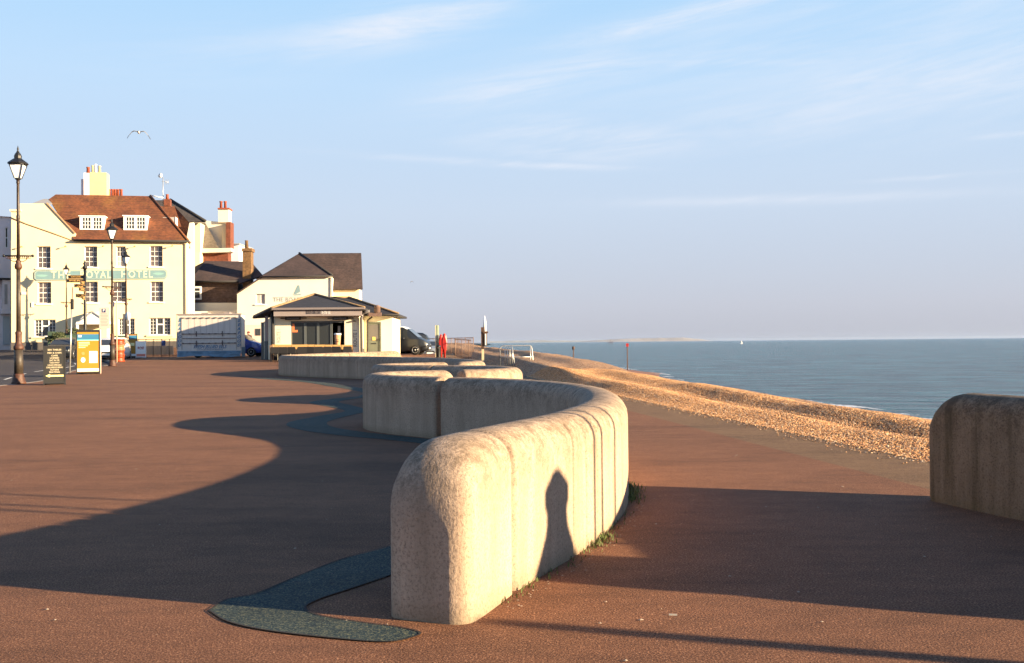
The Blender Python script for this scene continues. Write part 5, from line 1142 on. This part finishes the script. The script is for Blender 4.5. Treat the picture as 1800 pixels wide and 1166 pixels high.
# bushes along the windbreak
def bush(label, px, py, d, r, hh, n, m=None):
    p = at(px, py, d); v = []; f = []
    for k in range(n):
        th = random.uniform(0, 6.28); ph = random.uniform(-.5, 1.3); rr_ = r*random.uniform(.55, 1.05)*(1+.25*mn.noise(Vector((th*1.3, ph*2, px))))
        c_ = Vector((math.cos(th)*math.cos(ph)*rr_, math.sin(th)*math.cos(ph)*rr_, hh*.45+math.sin(ph)*rr_*hh/r*.5)); a = Vector([random.gauss(0, 1) for _ in range(3)]).normalized()*.07; b_ = a.cross(Vector([random.gauss(0, 1) for _ in range(3)])).normalized()*.05
        i = len(v); v += [c_-a, c_+b_, c_+a, c_-b_]; f.append((i, i+1, i+2, i+3))
    t = thing('shrub', label, 'shrub', (p.x, p.y, p.z), 0, 'shrubs in front of the hotel'); MB().add(v, f).build('foliage', m or mat('shrub_green', (.07, .09, .035), .8, noise=.4, nscale=3), t); MB().tube([(0, 0, -.4), (0, 0, hh*.5)], .03, 6).build('stem', M_WOODD, t)
bush('leftmost dark green shrub behind the black menu board', 90, 601, 76, .42, .45, 380); bush('olive shrub beside the dark sign pole', 103, 597, 76, .5, .6, 400); bush('shrub hanging over the windbreak near the finger post', 129, 590, 77, .5, .6, 380)
# barrier drums
g_ = ground(209, 636); s_ = 1750/g_.y; t = thing('traffic_drum', 'stack of orange plastic traffic drums beside the tan post', 'barrier', g_)
H_ = 40/s_; r_ = 10/s_
for k in range(4):
    z0 = H_*k/4; MB().lathe([(r_*1.0, z0), (r_*1.02, z0+H_*.05), (r_*.90, z0+H_*.08), (r_*.88, z0+H_*.19), (r_*.98, z0+H_*.21), (r_*.96, z0+H_*.245)], 18).build('drum', M_ORANGE if k != 2 else mat('orange_white', (.45, .13, .05), .5), t)
# railing in front of the hotel
def railing(label, px0, px1, d0_, d1_, top, n, m, hz=1.05, group=None, bars=None, name='railing', extra=None):
    a = at(px0, 600, d0_); b_ = at(px1, 600, d1_); a.z = gz(a.x, a.y)+(extra or 0); b_.z = gz(b_.x, b_.y)+(extra or 0)
    t = thing(name, label, 'railing', a); dv = b_-a
    MB().tube([Vector((0, 0, hz)), dv+Vector((0, 0, hz))], .025, 6).build('top_rail', m, t); MB().tube([Vector((0, 0, .12)), dv+Vector((0, 0, .12))], .018, 6).build('bottom_rail', m, t)
    for k in range(n+1):
        p_ = dv*(k/n); MB().tube([p_, p_+Vector((0, 0, hz+.03))], .028 if k % 6 == 0 else .011, 6).build('baluster' if k % 6 else 'post', m, t)
    return t
railing('dark iron railing between the white sign board and the stall trailer', 243, 312, 70.5, 69, 0, 30, mat('rail_dark', (.06, .045, .04), .6), 1.25)
o = MB().box(-1.0, .95, -.05, .05, 0, .62).build('low_wall', mat('low_dark_wall', (.035, .035, .045), .7)); p = at(281, 600, 70.8); o.location = (p.x, p.y, gz(p.x, p.y)+.15); tag(o, 'dark blue low panel behind the iron railing', 'panel')
o = MB().box(-.13, .13, -.02, .02, 0, .38).build('railing_notice', M_PNAVY); p = at(287.5, 600, 69.4); o.location = (p.x, p.y, gz(p.x, p.y)+.78); tag(o, 'small navy notice hanging on the iron railing', 'notice')
# railing beyond the vans, along the beach
mr = mat('rail_brown', (.17, .10, .07), .6)
railing('brown iron railing running along the beach behind the red lifebuoys', 752, 832, 78, 62, 0, 42, mr, 1.1, extra=.05)
railing('short end section of brown beach railing, beside the litter bin', 800, 828, 60, 56, 0, 14, mr, 1.1)
# lifebuoy posts
def buoy(label, px, base, top, rt):
    g_ = ground(px, base); s_ = 1750/g_.y; t = thing('lifebuoy_stand', label, 'lifebuoy', g_, group='red lifebuoy housings by the beach'); hh = (base-top)/s_
    MB().tube([(0, 0, 0), (0, 0, hh*.55)], .055, 8).build('post', M_REDP, t)
    v = MB(); v.lathe([(rt*.55, -.06), (rt, -.07), (rt*1.02, 0), (rt, .07), (rt*.55, .06)], 24); o = v.build('ring_housing', M_REDP, t); o.location = (0, -.08, hh-rt*1.25); o.rotation_euler = (R(90), 0, 0); o.scale = (.34, 1.25, 1)
    MB().box(-.08, .08, -.03, .0, hh*.18, hh*.42).build('rescue_notice', M_REDP, t); return t
buoy('left red lifebuoy housing, partly behind the taller one', 775.5, 628, 588, .42); buoy('right red lifebuoy housing, the taller and nearer', 781.5, 630, 586.5, .46)
# green posts of the slipway gate and bin
g_ = ground(768, 628); s_ = 1750/g_.y
t = thing('gate_post', 'pair of tall green and cream posts left of the lifebuoys', 'post', g_)
for dx, wd, m_ in ((-1.6, .9, mat('post_cream', (.55, .48, .32), .7)), (2.2, 1.4, mat('post_pale_green', (.45, .48, .33), .6)), (.4, .7, mat('post_green', (.05, .14, .07), .6))): MB().box((dx-wd)/s_, (dx+wd)/s_, -.06+dx*.01, .06+dx*.01, 0, 56/s_).build('post', m_, t)
def bin_(label, px, base, hpx, wpx, m):
    g_ = ground(px, base); s_ = 1750/g_.y; r = wpx/2/s_; h = hpx/s_; t = thing('litter_bin', label, 'bin', g_, group='litter bins by the beach')
    MB().lathe([(r*.9, 0), (r*.92, .04), (r, h*.7), (r*1.04, h*.72)], 16).build('body', m, t); MB().lathe([(r*1.08, h*.80), (r*1.08, h*.86), (r*.8, h*.96), (r*.2, h)], 16).build('hood', m, t)
    for k in range(4): a = R(45+90*k); MB().box(r*.95*math.cos(a)-.02, r*.95*math.cos(a)+.02, r*.95*math.sin(a)-.02, r*.95*math.sin(a)+.02, h*.70, h*.82).build('hood_support', m, t)
bin_('black litter bin in front of the green posts', 770.5, 629, 23, 9, M_BLACK); bin_('small dark bin on the shingle beyond the railing', 842, 613, 5.5, 4, M_BLACKM)
# beach telescope / board post
g_ = ground(848.5, 641); s_ = 1750/g_.y; t = thing('beach_post', 'brown and cream post with a pale pointed flag beside the beach', 'post', g_)
zt = 65.5/s_
MB().box(-1.6/s_, 2.4/s_, -.06, .06, 0, 27/s_).build('lower_post', mat('post_cream2', (.62, .50, .30), .7), t)
MB().box(-2.4/s_, 2.6/s_, -.07, .07, 27/s_, zt).build('upper_post', M_WOODD, t)
o = MB(); o.box(2.7/s_, 8/s_, -.10, .1, 33/s_, 55/s_); o.box(.5/s_, 10/s_, -.11, .11, 55/s_, 58/s_); o.build('notice_case', M_WOODD, t)
MB().box(4.5/s_, 6.8/s_, -.115, -.101, 34/s_, 54/s_).build('notice_edge', M_WHITE, t)
MB().lathe([(2.6/s_, 58/s_), (2.9/s_, 72/s_), (1.6/s_, 80/s_), (.2/s_, 86/s_)], 12, c=(4.2/s_, 0)).build('pointed_cap', M_WHITE, t)
# handrail at the beach steps
g_ = ground(908, 653); s_ = 1750/g_.y; t = thing('handrail', 'galvanised tube handrails at the top of the beach steps', 'handrail', g_)
def hr(pts, r=.022, nm='rail'): MB().tube([((px-908)/s_, yo, (653-py)/s_+0) for px, py, yo in pts], r, 8).build(nm, M_STEEL, t)
hr([(879, 645, .6), (879, 614, .6), (881, 609.5, .6), (885, 608, .6), (932, 608, .6), (934.5, 609.5, .6), (936, 614, .6), (938.5, 655, .0)])
hr([(879, 628, .6), (904, 628, .3), (936, 628, .4)], .018)
for px, tp, bs, yo in ((888, 610, 645, .5), (892.5, 610, 645, .45), (896.5, 610, 645, .4), (900.5, 610, 646, .3), (933, 609, 653, .2)): hr([(px, bs, yo), (px, tp, yo)], .017, 'upright')
hr([(899, 608, .5), (901, 614, .3), (905, 646, .1)], .022)
# beacon poles standing on the foreshore
def beacon(label, px, top, base, d, m, kind):
    p = at(px, base, d); s_ = 1750/d; t = thing('groyne_beacon', label, 'beacon', p, group='groyne marker beacons in the sea'); h = (base-top)/s_
    MB().tube([(0, 0, -1.5), (0, 0, h)], .9/s_, 8).build('pole', M_WOODD, t)
    if kind == 'can': MB().lathe([(1.5/s_, h-6/s_), (2.2/s_, h-5/s_), (2.2/s_, h-1/s_), (1.2/s_, h)], 12).build('topmark', m, t)
    else: MB().box(-2.2/s_, 2.2/s_, -.1, .1, h-5.5/s_, h).build('topmark', m, t)
beacon('dark topped beacon pole, left of the two on the foreshore', 1008, 609, 629, 150, M_WOODD, 'can'); beacon('taller beacon pole with a red square topmark at the waterline', 1103, 604, 646, 105, M_REDP, 'board')
# distant platform, sail, birds
p = at(1073, 603, 1500); t = thing('sea_platform', 'faint spindly platform of poles far out at sea', 'platform', (p.x, p.y, SEA)); s_ = 1750/1500
for dx in (-4, -1, 1.5, 4): MB().tube([(dx/s_, 0, -2), (dx/s_, 0, 5.5)], .22, 6).build('pile', M_RUST, t)
MB().box(-4.6/s_, 4.6/s_, -2, 2, 2.6, 3.1).build('deck', M_RUST, t); MB().tube([(0, 0, 3), (0, 0, 8.5)], .18, 6).build('mast', M_RUST, t)
p = at(1303, 605, 1250); s_ = 1750/1250; t = thing('sailing_dinghy', 'tiny white sail on the open sea', 'boat', (p.x, p.y, SEA)); 
MB().lathe([(.05, 0), (.7, .1), (.9, .5), (.85, .6)], 14).build('hull', M_WHITE, t).scale = (2.0, .7, 1.0); MB().prism([(-.2, .8), (1.9, .8), (.05, 4.6)], -.03, .03).build('sail', M_WHITE, t); MB().tube([(0, 0, .4), (0, 0, 4.8)], .05, 6).build('mast', M_STEEL, t)
def gull(label, px, py, d, span, rz, sw=1):
    p = at(px, py, d); t = thing('gull', label, 'bird', p, rz, 'gulls in flight'); h = span/2
    b = MB(); b.lathe([(.004, -.24), (.03, -.2), (.06, -.1), (.075, .0), (.065, .1), (.04, .17), (.045, .21), (.03, .26), (.006, .30)], 12); o = b.build('body', mat('gull_white', (.78, .76, .74), .8), t); o.rotation_euler = (R(-90), 0, 0)
    for s in (-1, 1):
        prof = [(.03, .0, .17), (.20, .055, .18), (.42, .085, .16), (.60, .0, .135), (.80, -.20, .10), (.95, -.38, .05), (1.0, -.45, .012)]
        v = []; f = []
        for u, z, c_ in prof: x = s*u*h; v += [(x, c_*.8, z*h*1.3+.01), (x, 0, z*h*1.3+.03), (x, -c_*1.1, z*h*1.3-.03), (x, 0, z*h*1.3-.018)]
        for i in range(len(prof)-1):
            for k in range(4): a = i*4+k; b_ = i*4+(k+1) % 4; f.append((a, b_, b_+4, a+4))
        w_ = MB().add(v, f, True); w_.mi = [1 if i//4 >= 4 else 0 for i in range(len(f))]; w_.build('wing', [mat('gull_grey', (.16, .16, .17), .8), mat('gull_dark', (.03, .03, .035), .8)], t)
    MB().add([(-.03, .20, 0), (.03, .20, 0), (.07, .36, .0), (-.07, .36, .0), (0, .3, .01)], [(0, 1, 2, 3)]).build('tail', mat('gull_white', (.78, .76, .74), .8), t).rotation_euler = (0, 0, R(180))
    MB().lathe([(.012, .29), (.003, .35)], 6).build('bill', mat('bill_yellow', (.6, .4, .06), .6), t).rotation_euler = (R(-90), 0, 0)
gull('large white gull gliding with drooped wings above the hotel', 244, 233, 54, 1.2, R(14)); gull('tiny far gull low over the sea horizon', 724, 495, 260, 1.0, R(40))
# person beyond the blue car
def person(label, px, d, h=1.7):
    p = at(px, 600, d); p.z = gz(p.x, p.y); t = thing('person', label, 'person', p, R(20)); k = h/1.7
    J = {'pelvis': (0, 0, .95), 'waist': (0, 0, 1.1), 'chest': (0, 0, 1.32), 'neck': (0, 0, 1.47), 'head': (0, .0, 1.56), 'crown': (0, -.01, 1.66),
         'hl': (-.10, 0, .90), 'kl': (-.11, -.03, .50), 'al': (-.11, .02, .09), 'tl': (-.12, -.14, .04), 'hr': (.10, 0, .90), 'kr': (.11, .03, .50), 'ar': (.11, .06, .09), 'tr': (.12, -.10, .04),
         'sl': (-.18, 0, 1.41), 'el': (-.24, .03, 1.14), 'wl': (-.23, -.06, .90), 'fl': (-.23, -.09, .80), 'sr': (.18, 0, 1.41), 'er': (.24, .03, 1.14), 'wr': (.23, -.06, .90), 'fr': (.23, -.09, .80)}
    rad = dict(pelvis=.14, waist=.13, chest=.15, neck=.06, head=.09, crown=.07, hl=.10, kl=.065, al=.045, tl=.035, hr=.10, kr=.065, ar=.045, tr=.035, sl=.07, el=.05, wl=.035, fl=.03, sr=.07, er=.05, wr=.035, fr=.03)
    E = [('pelvis', 'waist'), ('waist', 'chest'), ('chest', 'neck'), ('neck', 'head'), ('head', 'crown')]+[(a+s, b_+s) if a != 'pelvis' and a != 'chest' else (a, b_+s) for s in 'lr' for a, b_ in (('pelvis', 'h'), ('h', 'k'), ('k', 'a'), ('a', 't'), ('chest', 's'), ('s', 'e'), ('e', 'w'), ('w', 'f'))]
    names = list(J); me = bpy.data.meshes.new('body'); me.from_pydata([tuple(c_*k for c_ in J[n_]) for n_ in names], [(names.index(a), names.index(b_)) for a, b_ in E], []); o = bpy.data.objects.new('body', me); C.objects.link(o); o.parent = t
    sk = o.modifiers.new('s', 'SKIN'); 
    for i, n_ in enumerate(names): me.skin_vertices[0].data[i].radius = (rad[n_]*k, rad[n_]*k*.85); me.skin_vertices[0].data[i].use_root = (n_ == 'pelvis')
    sb_ = o.modifiers.new('u', 'SUBSURF'); sb_.levels = sb_.render_levels = 1; me.materials.append(mat('dark_coat', (.05, .03, .035), .85))
    MB().lathe([(.02, 1.50), (.07, 1.52), (.085, 1.58), (.08, 1.62)], 12, c=(0, -.035)).build('face', M_SKIN, t); MB().lathe([(.105, 1.61), (.11, 1.66), (.085, 1.72), (.03, 1.75)], 14).build('woolly_hat', mat('dark_red_wool', (.16, .03, .025), .95), t)
person('person in a dark red hat standing beyond the blue car', 437, 70.5, 1.72)

# ------------------------------------------------------------------ weeds and small litter
def tuft(label, pts, n, hmax):
    v = []; f = []
    for _ in range(n):
        a, b_ = random.choice(pts); x = a+random.gauss(0, .035); y = b_+random.gauss(0, .05); h = random.uniform(.3, 1)*hmax; th = random.uniform(0, 6.28); w = .003; dx, dy = math.cos(th)*h*.6, math.sin(th)*h*.6; px_, py_ = -math.sin(th)*w, math.cos(th)*w
        i = len(v); v += [(x-px_, y-py_, 0), (x+px_, y+py_, 0), (x+dx*.45+px_, y+dy*.45+py_, h*.7), (x+dx*.45-px_, y+dy*.45-py_, h*.7), (x+dx, y+dy, h)]; f += [(i, i+1, i+2, i+3), (i+3, i+2, i+4)]
    tag(MB().add(v, f).build('weeds', M_GRASS), label, 'weeds', kind='stuff')
def wallbase(s0, s1, n, off=.22):
    P = resample(cr_spline([(x, y, 0) for x, y in W1], 10), .03); out = []
    for k in range(n):
        i = int(lerp(s0, s1, k/max(1, n-1))/.03); i = min(len(P)-4, max(3, i)); d = (P[i+3]-P[i-3]).normalized(); out.append((P[i].x+d.y*off, P[i].y-d.x*off))
    return out
sJ = slen(W1, (.325, 6.13))
tuft('green weeds sprouting at the wall foot below the narrow panel joints', wallbase(sJ-.22, sJ+.12, 8), 140, .042)
tuft('taller green weeds at the foot of the near wall far bulge', wallbase(slen(W1, (.66, 7.5)), slen(W1, (.74, 8.3)), 8, .225), 240, .065)
tuft('sparse weeds and moss strands along the near wall foot', wallbase(.4, 2.9, 30, .215), 160, .03)
v = []; f = []
def chip(x, y, s):
    i = len(v); a = random.uniform(0, 3.14); z = gz(x, y)+.003
    for k in range(5): t_ = a+k*1.2566; v.append((x+math.cos(t_)*s*random.uniform(.6, 1.2), y+math.sin(t_)*s*random.uniform(.5, 1), z))
    v.append((x, y, z+s*.45)); 
    for k in range(5): f.append((i+k, i+(k+1) % 5, i+5))
for _ in range(900):
    y = 2.4+38*random.random()**2; x = random.uniform(-9-y*.3, edge(y)-.2)
    if abs(x) < y*.6+1 or x < 0: chip(x, y, random.choice((.004, .006, .006, .009, .012)))
for a, b_ in wallbase(.3, 3.6, 70, .25): chip(a+abs(random.gauss(0, .04)), b_-abs(random.gauss(0, .04)), random.uniform(.003, .008))
for _ in range(420):
    y = 4.5+30*random.random(); x = edge(y)-abs(random.gauss(0, .18)); chip(x, y, random.uniform(.008, .02))
tag(MB().add(v, f).build('grit', mat('shell_grit', (.30, .23, .17), .8)), 'pale shell chips and grit scattered over the promenade', 'grit', kind='stuff')
g_ = ground(1183, 1082); o = MB().box(-.018, .018, -.004, .004, 0, .006).build('cigarette_end', mat('stub_cream', (.40, .36, .30), .8)); o.location = g_; o.rotation_euler = (0, 0, R(-8)); tag(o, 'small white stub lying on the sunlit asphalt right of the near wall', 'litter')

v = []; f = []
for _ in range(1500):
    y = 5+26*random.random(); off = abs(random.gauss(0, .16)); x = edge(y)-off
    if off < .95: 
        s = random.uniform(.006, .016); i = len(v); a_ = random.uniform(0, 3.14); z = gz(x, y)
        for k in range(6): t_ = a_+k*1.047; v.append((x+math.cos(t_)*s, y+math.sin(t_)*s*.75, z))
        for k in range(6): t_ = a_+k*1.047; v.append((x+math.cos(t_)*s*.6, y+math.sin(t_)*s*.45, z+s*.6))
        for k in range(6): f.append((i+k, i+(k+1) % 6, i+6+(k+1) % 6, i+6+k))
        f.append(tuple(i+6+k for k in range(6)))
tag(MB().add(v, f).build('stray_pebbles', M_SHINGLE), 'stray pebbles spilled from the beach on to the concrete strip', 'pebbles', kind='stuff')
